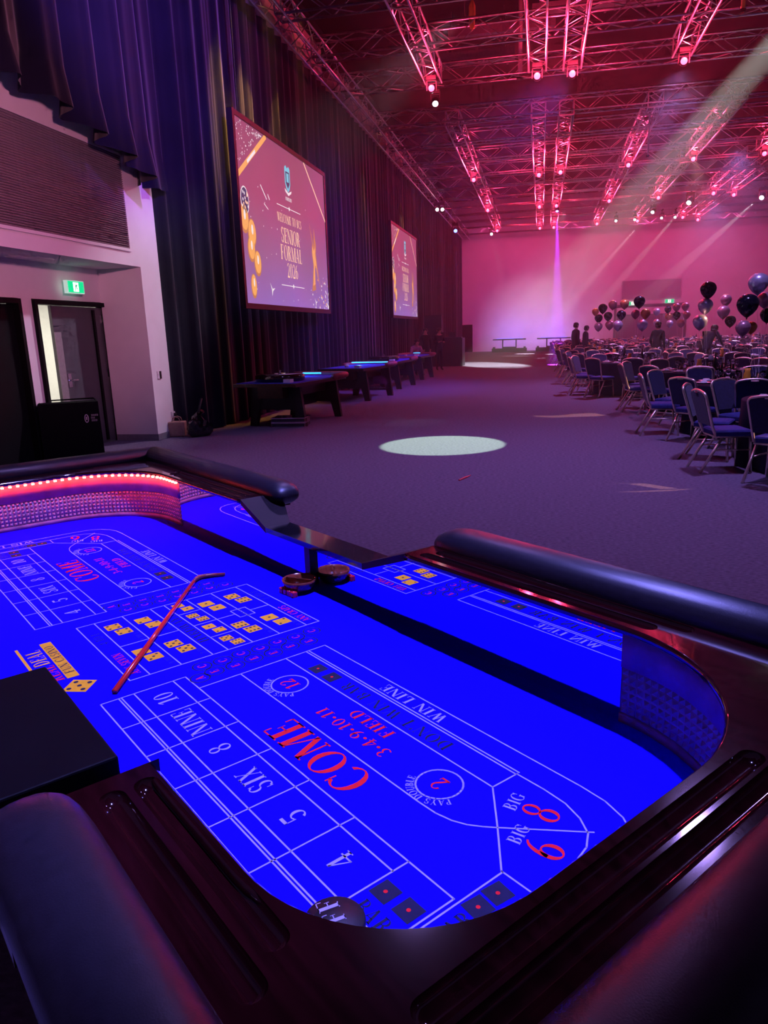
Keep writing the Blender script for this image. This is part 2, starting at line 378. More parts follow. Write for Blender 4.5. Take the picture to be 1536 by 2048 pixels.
# ------------------------------------------------------------------ vector lettering (high-contrast serif)
def _glyph(ch):
    P = []
    T, t = .175, .048
    def rect(x0,y0,x1,y1): P.append([(x0,y0),(x1,y0),(x1,y1),(x0,y1)])
    def bar(x0,y0,x1,y1,w):  # slanted bar of horizontal width w
        P.append([(x0,y0),(x0+w,y0),(x1+w,y1),(x1,y1)])
    def serif(xc,y,hw=.15,up=True): rect(xc-hw, y, xc+hw, y+t) if up else rect(xc-hw, y-t, xc+hw, y)
    def ring(cx,cy,rx,ry,tx,ty,a0=0,a1=360,n=18):
        n = max(6, int(n*abs(a1-a0)/360)+2)
        for i in range(n):
            a=math.radians(a0+(a1-a0)*i/n); b=math.radians(a0+(a1-a0)*(i+1)/n)
            P.append([(cx+rx*math.cos(a),cy+ry*math.sin(a)),(cx+rx*math.cos(b),cy+ry*math.sin(b)),(cx+(rx-tx)*math.cos(b),cy+(ry-ty)*math.sin(b)),(cx+(rx-tx)*math.cos(a),cy+(ry-ty)*math.sin(a))])
    def stem(x, w=T, s=True):
        rect(x,0,x+w,1)
        if s: serif(x+w/2,0); serif(x+w/2,1,up=False)
    w = .6
    if ch == 'I': stem(.10); w=.36
    elif ch == 'L': stem(.08); rect(.08,0,.58,t); rect(.54,0,.58,.28); w=.62
    elif ch in 'EF':
        stem(.08); rect(.08,1-t,.58,1); rect(.54,.74,.58,1); rect(.2,.48,.46,.48+t); rect(.43,.38,.46,.62)
        if ch == 'E': rect(.08,0,.60,t); rect(.56,0,.60,.28)
        w=.66
    elif ch == 'T': stem(.28); rect(0,1-t,.70,1); rect(0,.72,.035,1); rect(.665,.72,.70,1); w=.72
    elif ch == 'H': stem(.08); stem(.56); rect(.2,.48,.6,.48+t); w=.82
    elif ch == 'N': rect(.10,0,.10+t,1); serif(.12,0,.12); serif(.08,1,.10,False); bar(.62,0,.06,1,.17); rect(.70,0,.70+t,1); serif(.72,1,.12,False); w=.86
    elif ch == 'M': rect(.10,0,.10+t,1); serif(.12,0,.11); bar(.42,0,.06,1,.16); bar(.46,0,.76,1,.045); stem(.76); serif(.10,1,.10,False); w=1.04
    elif ch == 'W': bar(.24,0,.02,1,.15); bar(.30,0,.46,1,.045); bar(.62,0,.40,1,.15); bar(.68,0,.90,1,.045); serif(.10,1,.13,False); serif(.92,1,.11,False); w=1.04
    elif ch == 'V': bar(.34,0,.04,1,.16); bar(.40,0,.68,1,.045); serif(.12,1,.14,False); serif(.70,1,.11,False); w=.80
    elif ch == 'A': bar(.06,0,.36,1,.045); bar(.54,0,.30,1,.16); serif(.08,0,.10); serif(.62,0,.14); rect(.18,.30,.56,.30+t); w=.80
    elif ch == 'X': bar(.54,0,.04,1,.17); bar(.08,0,.58,1,.045); serif(.12,1,.14,False); serif(.62,0,.14); serif(.10,0,.10); serif(.60,1,.10,False); w=.80
    elif ch == 'K': stem(.08); bar(.22,.42,.60,1,.05); bar(.56,0,.32,.58,.17); serif(.66,0,.12); serif(.62,1,.10,False); w=.82
    elif ch == 'Y': rect(.30,0,.45,.5); serif(.375,0); bar(.30,.45,.02,1,.16); bar(.40,.45,.62,1,.045); serif(.10,1,.13,False); serif(.64,1,.10,False); w=.76
    elif ch == 'O': ring(.42,.5,.40,.52,.16,.04); w=.84
    elif ch in 'CG':
        ring(.42,.5,.40,.52,.16,.04,42,318); rect(.66,.66,.70,1.0)
        if ch == 'G': rect(.60,.05,.72,.42); rect(.52,.40,.80,.44); w=.84
        else: w=.76
    elif ch == 'D': stem(.08); ring(.30,.5,.46,.5,.16,.045,-90,90); w=.82
    elif ch in 'PR':
        stem(.08); ring(.30,.75,.30,.26,.14,.045,-90,90); rect(.2,.49,.32,.49+t); rect(.2,1-t,.32,1)
        if ch == 'R': bar(.54,0,.34,.5,.15); serif(.66,0,.10); w=.78
        else: w=.66
    elif ch == 'B': stem(.08); ring(.30,.755,.28,.245,.13,.045,-90,90); ring(.30,.27,.34,.27,.15,.045,-90,90); rect(.2,.49,.32,.53); w=.70
    elif ch == 'S': ring(.30,.755,.25,.265,.12,.05,30,265); ring(.30,.265,.28,.285,.14,.05,85,-150); rect(.50,.70,.54,.98); rect(.05,.04,.09,.32); w=.64
    elif ch == 'U': rect(.12,.3,.27,1); serif(.19,1,.16,False); ring(.42,.32,.30,.34,.14,.05,180,360); rect(.675,.3,.72,1); serif(.70,1,.12,False); w=.84
    elif ch == '0': ring(.29,.5,.27,.5,.12,.04); w=.60
    elif ch == '1': rect(.18,0,.32,1); serif(.25,0,.17); P.append([(.04,.80),(.20,.94),(.20,1),(.04,.86)]); w=.46
    elif ch == '2': ring(.29,.72,.25,.28,.10,.05,170,-30); P.append([(.42,.62),(.53,.58),(.20,.10),(.04,.04)]); rect(.04,0,.54,.12); rect(.50,0,.54,.24); w=.60
    elif ch == '3': ring(.26,.75,.23,.25,.12,.05,150,-90); ring(.26,.27,.27,.27,.13,.05,90,-150); w=.58
    elif ch == '4': P.append([(.02,.26),(.07,.26),(.42,.98),(.36,1)]); rect(.02,.24,.58,.31); rect(.34,0,.47,1); serif(.405,0,.15); w=.62
    elif ch == '5': rect(.10,.86,.50,1); rect(.10,.5,.145,1); ring(.28,.31,.27,.31,.13,.05,125,-150); w=.60
    elif ch in '69':
        n0 = len(P); ring(.30,.30,.27,.30,.13,.045); ring(.46,.34,.43,.66,.13,.05,98,180)
        if ch == '9': 
            for q in range(n0,len(P)): P[q] = [(.60-x,1-y) for x,y in P[q]]
        w=.62
    elif ch == '7': rect(.06,.86,.54,1); rect(.06,.72,.10,1); P.append([(.16,0),(.32,0),(.54,.88),(.46,.88)]); w=.58
    elif ch == '8': ring(.29,.755,.22,.245,.10,.045); ring(.29,.27,.26,.27,.12,.045); w=.60
    elif ch == '*': ring(.16,.36,.11,.11,.11,.11,0,360,10); w=.34
    elif ch == "'": P.append([(.05,.72),(.10,.70),(.18,1),(.04,1)]); w=.22
    elif ch == ' ': w=.42
    else: rect(.1,0,.5,1)
    return P, w
_GC = {}
def glyph(ch):
    if ch not in _GC: _GC[ch] = _glyph(ch)
    return _GC[ch]
def text(mb, s, cx, cy, h, rot=0., z=0., sx=1., track=.08, put=None):
    tot = sum((glyph(c)[1]+track)*sx for c in s) - track*sx
    x = -tot/2; ca, sa = math.cos(rot), math.sin(rot)
    put = put or (lambda a, b: (a, b, z))
    for c in s:
        P, w = glyph(c)
        for p in P:
            q = []
            for (px, py) in p:
                a = (x + px*sx)*h; b = (py-.5)*h
                q.append(put(cx + a*ca - b*sa, cy + a*sa + b*ca))
            mb.add(q, [tuple(range(len(q)))])
        x += (w+track)*sx
def arc_text(mb, s, cx, cy, r, h, z, a_mid=PI/2):
    ws = [(glyph(c)[1]+.12)*h for c in s]; tot = sum(ws); a = a_mid + tot/2/r
    for c, w in zip(s, ws):
        am = a - w/2/r
        text(mb, c, cx + r*math.cos(am), cy + r*math.sin(am), h, am-PI/2, z); a -= w/r

# ------------------------------------------------------------------ craps table
CYAW = -0.88102
UC, VC = 2.07, .83
def uvw(u, v, z=0): return (u*math.sin(CYAW)+v*math.cos(CYAW), u*math.cos(CYAW)-v*math.sin(CYAW), z)
RZ = math.atan2(math.cos(CYAW), math.sin(CYAW))
craps = thing('craps_table', 'large craps table with blue felt and padded rail in the foreground', 'game table', uvw(UC, VC), RZ)
def l2(u, v): return (u-UC, VC-v)
def l3(u, v, z): return (u-UC, VC-v, z)
def ubox(mb, u0, u1, v0, v1, z0, z1): return mb.box(u0-UC, u1-UC, VC-v1, VC-v0, z0, z1)
ZF = .72; ZR = .965
felt_o = ubox(MB(), .38, 3.84, .16, 1.335, .70, ZF).build('felt', felt, craps); tag(felt_o, 'blue felt layout')
ubox(MB(), .32, 3.88, .16, 1.44, .64, .70).build('bed_board', mahog_m, craps)

def fillet(c, r, a0, a1, n=14): return [(c[0]+r*math.cos(math.radians(a0+(a1-a0)*i/n)), c[1]+r*math.sin(math.radians(a0+(a1-a0)*i/n))) for i in range(n+1)]
def near_path(off, u_far, u_deal):      # inner outline of the near half, offset outwards by off
    R1, R2 = .38+off, .25+off
    return [(u_far, 1.31+off)] + fillet((.84,.93), R1, 90, 180) + fillet((.71,.572), R2, 180, 270) + [(u_deal, .322-off)]
def mir(path, s=4.14): return [(s-u-(.45-.36)*0, v) for u, v in path]
SYM = 2*2.115
def far_path(off, u_far, u_deal):
    p = near_path(off, SYM-u_far, SYM-u_deal); return [(SYM-u, v) for u, v in p]
def resample(p, step):
    out = [p[0]]; acc = 0
    L = [0]
    for i in range(1,len(p)): L.append(L[-1]+math.hypot(p[i][0]-p[i-1][0],p[i][1]-p[i-1][1]))
    n = int(L[-1]/step); res=[]; j=0
    for k in range(n+1):
        s = L[-1]*k/n
        while j < len(L)-2 and L[j+1] < s: j += 1
        t = (s-L[j])/max(1e-9,L[j+1]-L[j]); res.append((p[j][0]+(p[j+1][0]-p[j][0])*t, p[j][1]+(p[j+1][1]-p[j][1])*t))
    return res
def wall_strip(path, z0, z1, name, m, thick=.012):
    mb = MB(); n = len(path)
    vs = [l3(u,v,z0) for u,v in path]+[l3(u,v,z1) for u,v in path]
    mb.add(vs, [(i,i+1,n+i+1,n+i) for i in range(n-1)])
    o = mb.build(name, m, craps, True)
    s = o.modifiers.new('thick','SOLIDIFY'); s.thickness = thick; s.offset = 0
    return o
def normals(path):
    out=[]
    for i in range(len(path)):
        a = path[max(0,i-1)]; b = path[min(len(path)-1,i+1)]
        d = (b[0]-a[0], b[1]-a[1]); L = math.hypot(*d) or 1
        out.append((-d[1]/L, d[0]/L))
    return out
def bumper(path, sgn):
    pp = resample(path, .0195); N = normals(pp); mb = MB(); rows = 6; dz = .0188; z0 = .742
    for i in range(len(pp)-1):
        for r in range(rows):
            a, b = pp[i], pp[i+1]; za, zb = z0+r*dz, z0+(r+1)*dz
            nx, ny = N[i][0]*sgn, N[i][1]*sgn; m = ((a[0]+b[0])/2+nx*.010, (a[1]+b[1])/2+ny*.010)
            mb.add([l3(a[0],a[1],za),l3(b[0],b[1],za),l3(b[0],b[1],zb),l3(a[0],a[1],zb),l3(m[0],m[1],(za+zb)/2)], [(0,1,4),(1,2,4),(2,3,4),(3,0,4)])
    o = mb.build('rubber_bumper', rubber, craps); o['kind'] = 'stuff'
    return o
WOFF = .028
for path, sg in ((near_path(WOFF,.853,1.03), 1), (far_path(WOFF,3.285,3.16), -1)):
    pr = resample(path, .03)
    wall_strip(pr, .72, .742, 'bumper_base', band_m); wall_strip(pr, .855, .948, 'upper_band', band_m)
    wall_strip([(u,v) for u,v in pr], .742, .855, 'bumper_backing', rubber, .004)
    bumper(path, sg)
# light strips under the lip
def led_strip(path, m, name, z0=.933):
    pp = resample(path, .034); N = normals(pp); mb = MB()
    for (u,v) in pp: x,y = l2(u,v); mb.box(x-.0055,x+.0055,y-.0055,y+.0055,z0,z0+.006)
    o = mb.build(name, m, craps); o['kind'] = 'stuff'; tag(o, 'small glowing lights'); 
    mb = MB(); n=len(pp); mb.add([l3(u,v,z0+.006) for u,v in pp]+[l3(u,v,z0+.009) for u,v in pp], [(i,i+1,n+i+1,n+i) for i in range(n-1)])
    mb.build('strip_tape', m2 if (m2:=mat('led_tape',(.7,.6,.6),.5,noise=.05)) else m, craps)
led_red = mat('led_red', (1,.2,.1), .5, emit=(1.0,.05,.03), estr=150, noise=.02)
led_blue = mat('led_blue', (.1,.1,1), .5, emit=(.05,.03,1.0), estr=70, noise=.02)
led_strip(far_path(.006, 3.27, 3.3), led_red, 'led_lights', .935)
led_strip(near_path(.012, .90, 1.0)[12:], led_blue, 'led_lights', .935)

# mirror along the stick side, with the dip of the cut-out
def uz_poly(pts, v0, v1, name, m, parent=craps):
    mb = MB(); n=len(pts)
    mb.add([l3(u,v0,z) for u,z in pts]+[l3(u,v1,z) for u,z in pts], [tuple(range(n)), tuple(range(2*n-1,n-1,-1))]+[(i,n+i,n+(i+1)%n,(i+1)%n) for i in range(n)])
    return mb.build(name, m, parent)
mz = [(.853,.718),(3.285,.718),(3.285,.946),(2.60,.946),(2.41,.866),(1.79,.866),(1.56,.946),(.853,.946)]
mo = uz_poly([p for p in mz if 1], 1.335, 1.341, 'mirror_panel', mirror_m); tag(mo, 'mirror panel')
bz = [(.34,.30),(3.86,.30),(3.86,.945),(2.60,.945),(2.41,.864),(1.79,.864),(1.56,.945),(.34,.945)]
uz_poly(bz, 1.343, 1.40, 'side_wall', mahog_m)
ubox(MB(), 2.118, 2.152, 1.318, 1.336, ZF, .866).build('mirror_post', black_matte, craps)
ubox(MB(), .30, .39, .22, 1.40, .30, .944).build('end_wall', mahog_m, craps); ubox(MB(), 3.83, 3.90, .22, 1.40, .30, .925).build('end_wall', mahog_m, craps)
for (a,b) in ((.30,1.05),(3.16,3.90)): ubox(MB(), a, b, .20, .29, .30, .925).build('side_wall', mahog_m, craps)
ubox(MB(), 1.05, 3.16, .20, .26, .30, .64).build('side_wall', mahog_m, craps)
for (u,v) in ((.62,.42),(.62,1.2),(3.5,.42),(3.5,1.2)):
    ubox(MB(), u-.07,u+.07,v-.07,v+.07,0,.64).build('leg', mahog_m, craps)

# rail tops with carved chip grooves
def capsule(mb, p, q, r):
    p, q = Vector(p), Vector(q); d = (q-p).normalized(); pts=[]; rs=[]
    for k in range(5): a = -PI/2+PI/2*k/4*.98+.02; pts.append(p+d*r*math.sin(a)); rs.append(r*max(.02,math.cos(a)))
    for k in range(5): a = PI/2*k/4*.98; pts.append(q+d*r*math.sin(a)); rs.append(r*max(.02,math.cos(a)))
    mb.tube(pts, r, 14, True, rs)
def rail(poly, grooves, name):
    pl = [l2(u,v) for u,v in poly]
    ar = sum(pl[i][0]*pl[(i+1)%len(pl)][1]-pl[(i+1)%len(pl)][0]*pl[i][1] for i in range(len(pl)))
    if ar < 0: pl = pl[::-1]
    o = MB().prism(pl, .945, ZR).build(name, mahog, craps)
    cut = MB()
    for (a, b, c, d) in grooves: capsule(cut, l3(a,b,ZR+.003), l3(c,d,ZR+.003), .0195)
    co = cut.build('cutter', mahog, craps)
    for q in (o, co):
        b_ = bmesh.new(); b_.from_mesh(q.data); bmesh.ops.recalc_face_normals(b_, faces=b_.faces); b_.to_mesh(q.data); b_.free()
    bm = o.modifiers.new('b','BOOLEAN'); bm.object = co; bm.operation='DIFFERENCE'; bm.solver='EXACT'
    dg = bpy.context.evaluated_depsgraph_get(); dg.update()
    me = bpy.data.meshes.new_from_object(o.evaluated_get(dg)); o.modifiers.clear(); o.data = me
    bpy.data.objects.remove(co, do_unlink=True)
    try:
        o.data.polygons.foreach_set('use_smooth', [True]*len(o.data.polygons)); o.data.set_sharp_from_angle(angle=math.radians(40))
    except Exception: pass
    return o
pA = near_path(0, 1.575, 1.02) + [(1.02,.09),(.19,.09),(.19,1.55),(1.575,1.55)]
gA = [(1.52,1.345,.80,1.345),(1.50,1.39,.74,1.39),(.425,1.02,.425,.37),(.38,1.10,.38,.34),(.965,.298,.60,.298),(.965,.248,.56,.248)]
tag(rail(pA, gA, 'rail_top'), 'dark glossy rail with chip grooves')
pB = far_path(0, 2.60, 3.18) + [(3.18,.06),(4.03,.06),(4.03,1.55),(2.60,1.55)]
gB = [(2.66,1.345,3.36,1.345),(2.66,1.39,3.42,1.39),(3.805,1.02,3.805,.37),(3.85,1.10,3.85,.34)]
tag(rail(pB, gB, 'rail_top'), 'dark glossy rail with chip grooves')
for pth in (near_path(.004,1.575,1.02), far_path(.004,2.60,3.18)):
    MB().tube([l3(u,v,.9552) for u,v in resample(pth,.03)], .0102, 8).build('rail_lip', mahog, craps, True)
# stick-side ledge and its sloping ends
ubox(MB(), 1.79, 2.41, 1.308, 1.418, .866, .885).build('stick_ledge', black_gloss, craps)
slope_m = mat('slope_lacquer', (.008, .003, .004), .5, spec=.2, noise=.3, nscale=8)
def slope(u0, z0, u1, z1, va, vb0, vb1, name='slope_end', dz=.022):
    b = [l3(u0,va,z0-dz), l3(u1,va,z1-dz), l3(u1,vb1,z1-dz), l3(u0,vb0,z0-dz)]; t = [l3(u0,va,z0), l3(u1,va,z1), l3(u1,vb1,z1), l3(u0,vb0,z0)]
    return MB().hexa(b, t).build(name, slope_m, craps)
slope(2.41,.885,2.60,ZR,1.308,1.418,1.50); slope(1.79,.885,1.575,ZR,1.308,1.418,1.48)
# outer faces of the rail blocks at the cut-out
uz_poly([(2.60,.30),(2.75,.30),(2.75,.925),(2.60,.925)],1.40,1.47,'rail_block',mahog_m)
# dealer-side slope and black bank box
slope(1.20,.84,1.02,ZR,.338,.20,.10,'slope_end')
ubox(MB(), 1.05,1.20,.10,.333,.70,.82).build('rail_block', mahog_m, craps)
bb = ubox(MB(), 1.213, 1.70, -.10, .331, .835, .88).build('bank_box_lid', lid_m, craps); mod_bevel(bb, .004, 2)
ubox(MB(), 1.235, 1.68, -.09, .315, .64, .835).build('bank_box', mahog_m, craps)

# padded armrests
def pad(p, q, w, h, zc, dome0=True, dome1=True, mitre0=None, mitre1=None):
    p, q = Vector((p[0],p[1],0)), Vector((q[0],q[1],0)); L = (q-p).length; d = (q-p)/L; nrm = Vector((-d.y,d.x,0))
    st = []
    if dome0: st += [(.0,.05),(.006,.35),(.02,.62),(.045,.84),(.08,.96),(.12,1)]
    else: st += [(0,1)]
    if dome1: st += [(L-.12,1),(L-.08,.96),(L-.045,.84),(L-.02,.62),(L-.006,.35),(L,.05)]
    else: st += [(L,1)]
    n = 24; vs=[]; fs=[]
    for i,(s,k) in enumerate(st):
        kk = .35+.65*k if k<1 else 1
        for j in range(n):
            a = 2*PI*j/n; ca, sa = math.cos(a), math.sin(a)
            ex = math.copysign(abs(ca)**.8, ca)*w*kk; ez = math.copysign(abs(sa)**.9, sa)*h*k
            ss = s
            if i == 0 and mitre0: ss = s + ex*mitre0
            if i == len(st)-1 and mitre1: ss = s + ex*mitre1
            P_ = p + d*ss + nrm*ex
            vs.append((*l2(P_.x,P_.y), zc+ez))
    for i in range(len(st)-1):
        for j in range(n): fs.append((i*n+j, (i+1)*n+j, (i+1)*n+(j+1)%n, i*n+(j+1)%n))
    fs.append(tuple(range(n))); fs.append(tuple((len(st)-1)*n+j for j in range(n-1,-1,-1)))
    o = MB().add(vs, fs).build('armrest_pad', leather, craps, True)
    return tag(o, 'padded black leather armrest')
pad((1.60,1.487),(.268,1.487),.074,.052,.965, True, False, None, -1.0)
pad((.268,1.487),(.268,.24),.074,.052,.965, False, True, -1.0, None)
pad((1.02,.140),(.20,.140),.067,.052,.965, True, True)
pad((2.50,1.482),(3.96,1.482),.072,.052,.968, True, False, None, 1.0)
pad((3.96,1.482),(3.96,.12),.072,.052,.968, False, True, 1.0, None)
for (a,b,c,d) in ((.22,1.57,1.43,1.55),(2.62,4.0,1.43,1.55)): ubox(MB(), a,b,c,d,.90,.93).build('pad_board', black_matte, craps)

# ---- printing on the felt
wP, rP, kP, gP = MB(), MB(), MB(), MB()
ZW, ZRD, ZK, ZG = ZF+.0006, ZF+.0009, ZF+.0007, ZF+.0008
def ln(u0,v0,u1,v1,w=.0034,mb=None,z=None):
    a, b = Vector(l2(u0,v0)), Vector(l2(u1,v1)); d=(b-a); L=d.length
    if L < 1e-6: return
    d/=L; n=Vector((-d.y,d.x))*w/2; a=a-d*w*.3; b=b+d*w*.3; z = z or ZW
    (mb or wP).add([(*(a+n),z),(*(a-n),z),(*(b-n),z),(*(b+n),z)],[(0,1,2,3)])
def pl(pts, **k):
    for i in range(len(pts)-1): ln(*pts[i],*pts[i+1],**k)
def circ(mb, u, v, r, w, z, n=28):
    pts=[(u+r*math.cos(2*PI*i/n), v+r*math.sin(2*PI*i/n)) for i in range(n+1)]; pl(pts, w=w, mb=mb, z=z)
def tx(mb, s, u, v, h, z, rot=0., sx=1., track=.08): text(mb, s, *l2(u,v), h, rot, z, sx, track)
def disc(mb, u, v, r, z, n=10): mb.add([(*l2(u+r*math.cos(2*PI*i/n), v+r*math.sin(2*PI*i/n)), z) for i in range(n)], [tuple(range(n))])
PIPS = {1:[(0,0)],2:[(-1,-1),(1,1)],3:[(-1,-1),(0,0),(1,1)],4:[(-1,-1),(1,1),(-1,1),(1,-1)],5:[(-1,-1),(1,1),(-1,1),(1,-1),(0,0)],6:[(-1,-1),(1,1),(-1,1),(1,-1),(-1,0),(1,0)]}
def die(u, v, s, n, mb, rot=0., pm=None):
    h=s/2; ca,sa=math.cos(rot),math.sin(rot)
    R=lambda a,b:(u+a*ca-b*sa, v+a*sa+b*ca)
    z0 = ZG if mb is gP else ZK
    mb.add([(*l2(*R(a,b)),z0) for a,b in ((-h,-h),(h,-h),(h,h),(-h,h))],[(0,1,2,3)])
    for (a,b) in PIPS[n]: disc(pm or kP, *R(a*h*.58,b*h*.58), s*.10, ZF+.0012, 8)
def half(M, near):
    # M maps a near-half u to this half
    us=[1.742,1.588,1.437,1.284,1.13,.975,.82]; vs=(.449,.494,.501,.533,.638,.673)
    for v in vs: ln(M(1.742),v,M(.82 if v in (.638,) else .709),v)
    for u in us: ln(M(u),.449,M(u),.673)
    ln(M(.709),.40,M(.709),.673); ln(M(.699),.40,M(.699),.776)
    ln(M(1.657),.673,M(1.657),1.066); ln(M(1.657),.793,M(.93),.793); ln(M(1.657),.934,M(.87),.934); ln(M(1.657),1.001,M(.868),1.001); ln(M(1.657),1.010,M(.868),1.010); ln(M(1.657),1.066,M(.76),1.066)
    pl([(M(u),v) for u,v in [(.93,.793),(.885,.795),(.85,.803),(.823,.816),(.80,.834),(.781,.852),(.66,.972)]])
    pl([(M(u),v) for u,v in [(.868,1.005),(.87,.934),(.781,.852),(.702,.776),(.64,.777)]])
    pl([(M(u),v) for u,v in [(.868,1.003),(.80,1.004),(.745,1.000),(.70,.985),(.665,.962),(.645,.93),(.636,.89),(.634,.40)]])
    pl([(M(u),v) for u,v in [(.76,1.066),(.70,1.062),(.65,1.046),(.61,1.018),(.585,.97),(.578,.90),(.578,.40)]])
    cells = sorted(M((us[i]+us[i+1])/2) for i in range(6))
    for c, s in zip(cells, ('4','5','SIX','8','NINE','10')): tx(wP, s, c, .586, .050, ZW, 0, .88 if len(s)>2 else 1.05)
    tx(rP,'COME', M(1.205) if near else M(1.205), .735, .083, ZRD, 0, 1.12, .06)
    tx(rP,'FIELD', M(1.222), .900, .034, ZRD, 0, 1.25); tx(rP,'3*4*9*10*11', M(1.225), .847, .034, ZRD, 0, 1.28)
    tx(kP,"DON'T WIN BAR", M(1.225), .966, .035, ZK, 0, 1.12, .1); tx(wP,'WIN LINE', M(1.232), 1.036, .034, ZW, 0, 1.15)
    for k in (0,1): die(M(1.542-.066*k), .966, .042, 1, kP, 0, rP)
    cs = sorted([M(1.518), M(.947)])
    for c, s in zip(cs, ('2','12')):
        circ(wP, c, .862, .048, .004, ZW); tx(rP, s, c, .862, .040, ZRD, 0, 1.1); arc_text(wP, 'PAYS DOUBLE', *l2(c,.862), .060, .016, ZW)
    sg = 1 if near else -1
    for (u,v,s) in ((.757,.944,'8'),(.690,.872,'6')):
        tx(rP, s, M(u), v, .072, ZRD, -sg*1.25, 1.0); tx(wP,'BIG', M(u+.055), v-.012 if s=='8' else v-.004, .026, ZW, -sg*1.25, 1.0)
    for (u,v,r) in ((.792,.600,0),(.738,.603,0),(.672,.735,.1),(.672,.690,.1)): die(M(u), v, .040, 1, kP, r, rP)
    tx(kP,'BAR', M(.765), .553, .030, ZK, PI, 1.0); tx(kP,"DON'T", M(.765), .515, .030, ZK, PI, 1.0); tx(kP,'BAR', M(.668), .632, .030, ZK, -sg*PI/2, 1.0)
    tx(wP,'WIN LINE', M(.606), .60, .030, ZW, -sg*PI/2, 1.3)
    for i in range(7):
        for j in range(2):
            u = M(1.772-.052*j-.006*(i%2)); v = .735+.060*i+.012*j
            if v > 1.10: continue
            circ(kP, u, v, .026, .0035, ZK, 16); tx(rP, 'CE'[j], u, v, .024, ZRD)
    tx(rP, 'A', M(1.708), .70, .024, ZRD); circ(kP, M(1.708), .70, .026, .0035, ZK, 16)
half(lambda u: u, True); half(lambda u: 4.122-u, False)
# proposition block
for v in (.552,.607,.697,.792,.840,.920,1.012,1.109,1.155): 
    ln(1.822,v,2.300,v)
ln(1.822,.552,1.822,1.155); ln(2.300,.552,2.300,1.155)
for (u,a,b) in ((2.06,.607,.792),(2.06,.84,.92),(2.18,.84,.92),(1.94,.84,.92),(2.06,.92,.985),(2.06,1.039,1.109)): ln(u,a,u,b)
pl([(2.095,.985),(2.025,.985),(2.025,1.039),(2.095,1.039),(2.095,.985)])
for (u,v,a,b,s) in ((2.20,.648,4,4,.046),(1.955,.648,3,3,.046),(2.19,.741,2,2,.046),(1.945,.741,5,5,.046),(2.24,.878,2,1,.036),(2.12,.878,6,6,.036),(2.0,.878,1,2,.036),(1.88,.878,5,6,.036),(2.185,.958,1,1,.046),(1.94,.958,6,6,.046),(2.19,1.058,5,6,.046),(1.93,1.058,1,2,.046)):
    die(u+s*.62, v-.004, s, a, gP); die(u-s*.62, v+.010, s, b, gP)
tx(rP,'ANY SEVEN',1.935,.580,.026,ZRD,0,.9); tx(kP,'4 TO 1',2.16,.580,.026,ZK)
tx(rP,'ANY CRAPS',1.935,1.132,.026,ZRD,0,.9); tx(kP,'7 TO 1',2.16,1.132,.026,ZK)
tx(kP,'HARDWAYS',2.06,.816,.030,ZK,0,1.3); tx(kP,'HORN BET',2.06,1.012,.014,ZK)
for (u,v,s) in ((2.10,.682,'9 TO 1'),(1.88,.682,'9 TO 1'),(2.10,.777,'7 TO 1'),(1.88,.777,'7 TO 1'),(2.24,1.0,'30 TO 1'),(1.88,1.0,'30 TO 1'),(2.25,1.095,'15 TO 1'),(1.87,1.095,'15 TO 1')): tx(kP,s,u,v,.016,ZK)
# logo at the dealer side
gP.add([(*l2(u,v),ZG) for u,v in ((1.95,.428),(2.246,.428),(2.246,.460),(1.95,.460))],[(0,1,2,3)])
tx(kP,'FUN CASINO',2.098,.444,.024,ZF+.0012,0,1.15,.14)
ln(2.06,.364,2.246,.364,.008,gP,ZG); tx(gP,'DEAL',2.145,.398,.042,ZG,0,.95); tx(rP,'REAL',2.01,.402,.040,ZRD,0,.95)
die(1.885,.440,.066,5,gP,.75)
for mb, m, nm in ((wP,pr_white,'white_printing'),(rP,pr_red,'red_printing'),(kP,pr_black,'black_printing'),(gP,pr_gold,'gold_printing')):
    o = mb.build(nm, m, felt_o); o['kind'] = 'stuff'; tag(o, nm.replace('_',' ')+' of the layout')

# ---- loose items on the felt
def tw(u, v, z): return Vector(uvw(u, v, z))
red_ac = mat('red_acrylic', (.80,.03,.02), .15, coat=.5, noise=.1, nscale=10)
stick = thing('dice_stick', 'long red curved dice stick lying across the blue felt', 'stick', tw(1.772,.495,.729))
o0 = tw(1.772,.495,.729)
pts = [tw(1.772,.495,.729),tw(2.13,.772,.729),tw(2.44,1.012,.729)]; crook = [tw(2.44,1.012,.729),tw(2.462,1.032,.729),tw(2.472,1.055,.729),tw(2.468,1.08,.729),tw(2.437,1.138,.729)]
MB().tube([p-o0 for p in pts], .0078, 8).build('shaft', red_ac, stick, True)
MB().tube([p-o0 for p in crook], .0078, 8, True, [.0078,.0085,.009,.0085,.006]).build('crook', mat('stick_crook',(.22,.03,.02),.3,noise=.2), stick, True)
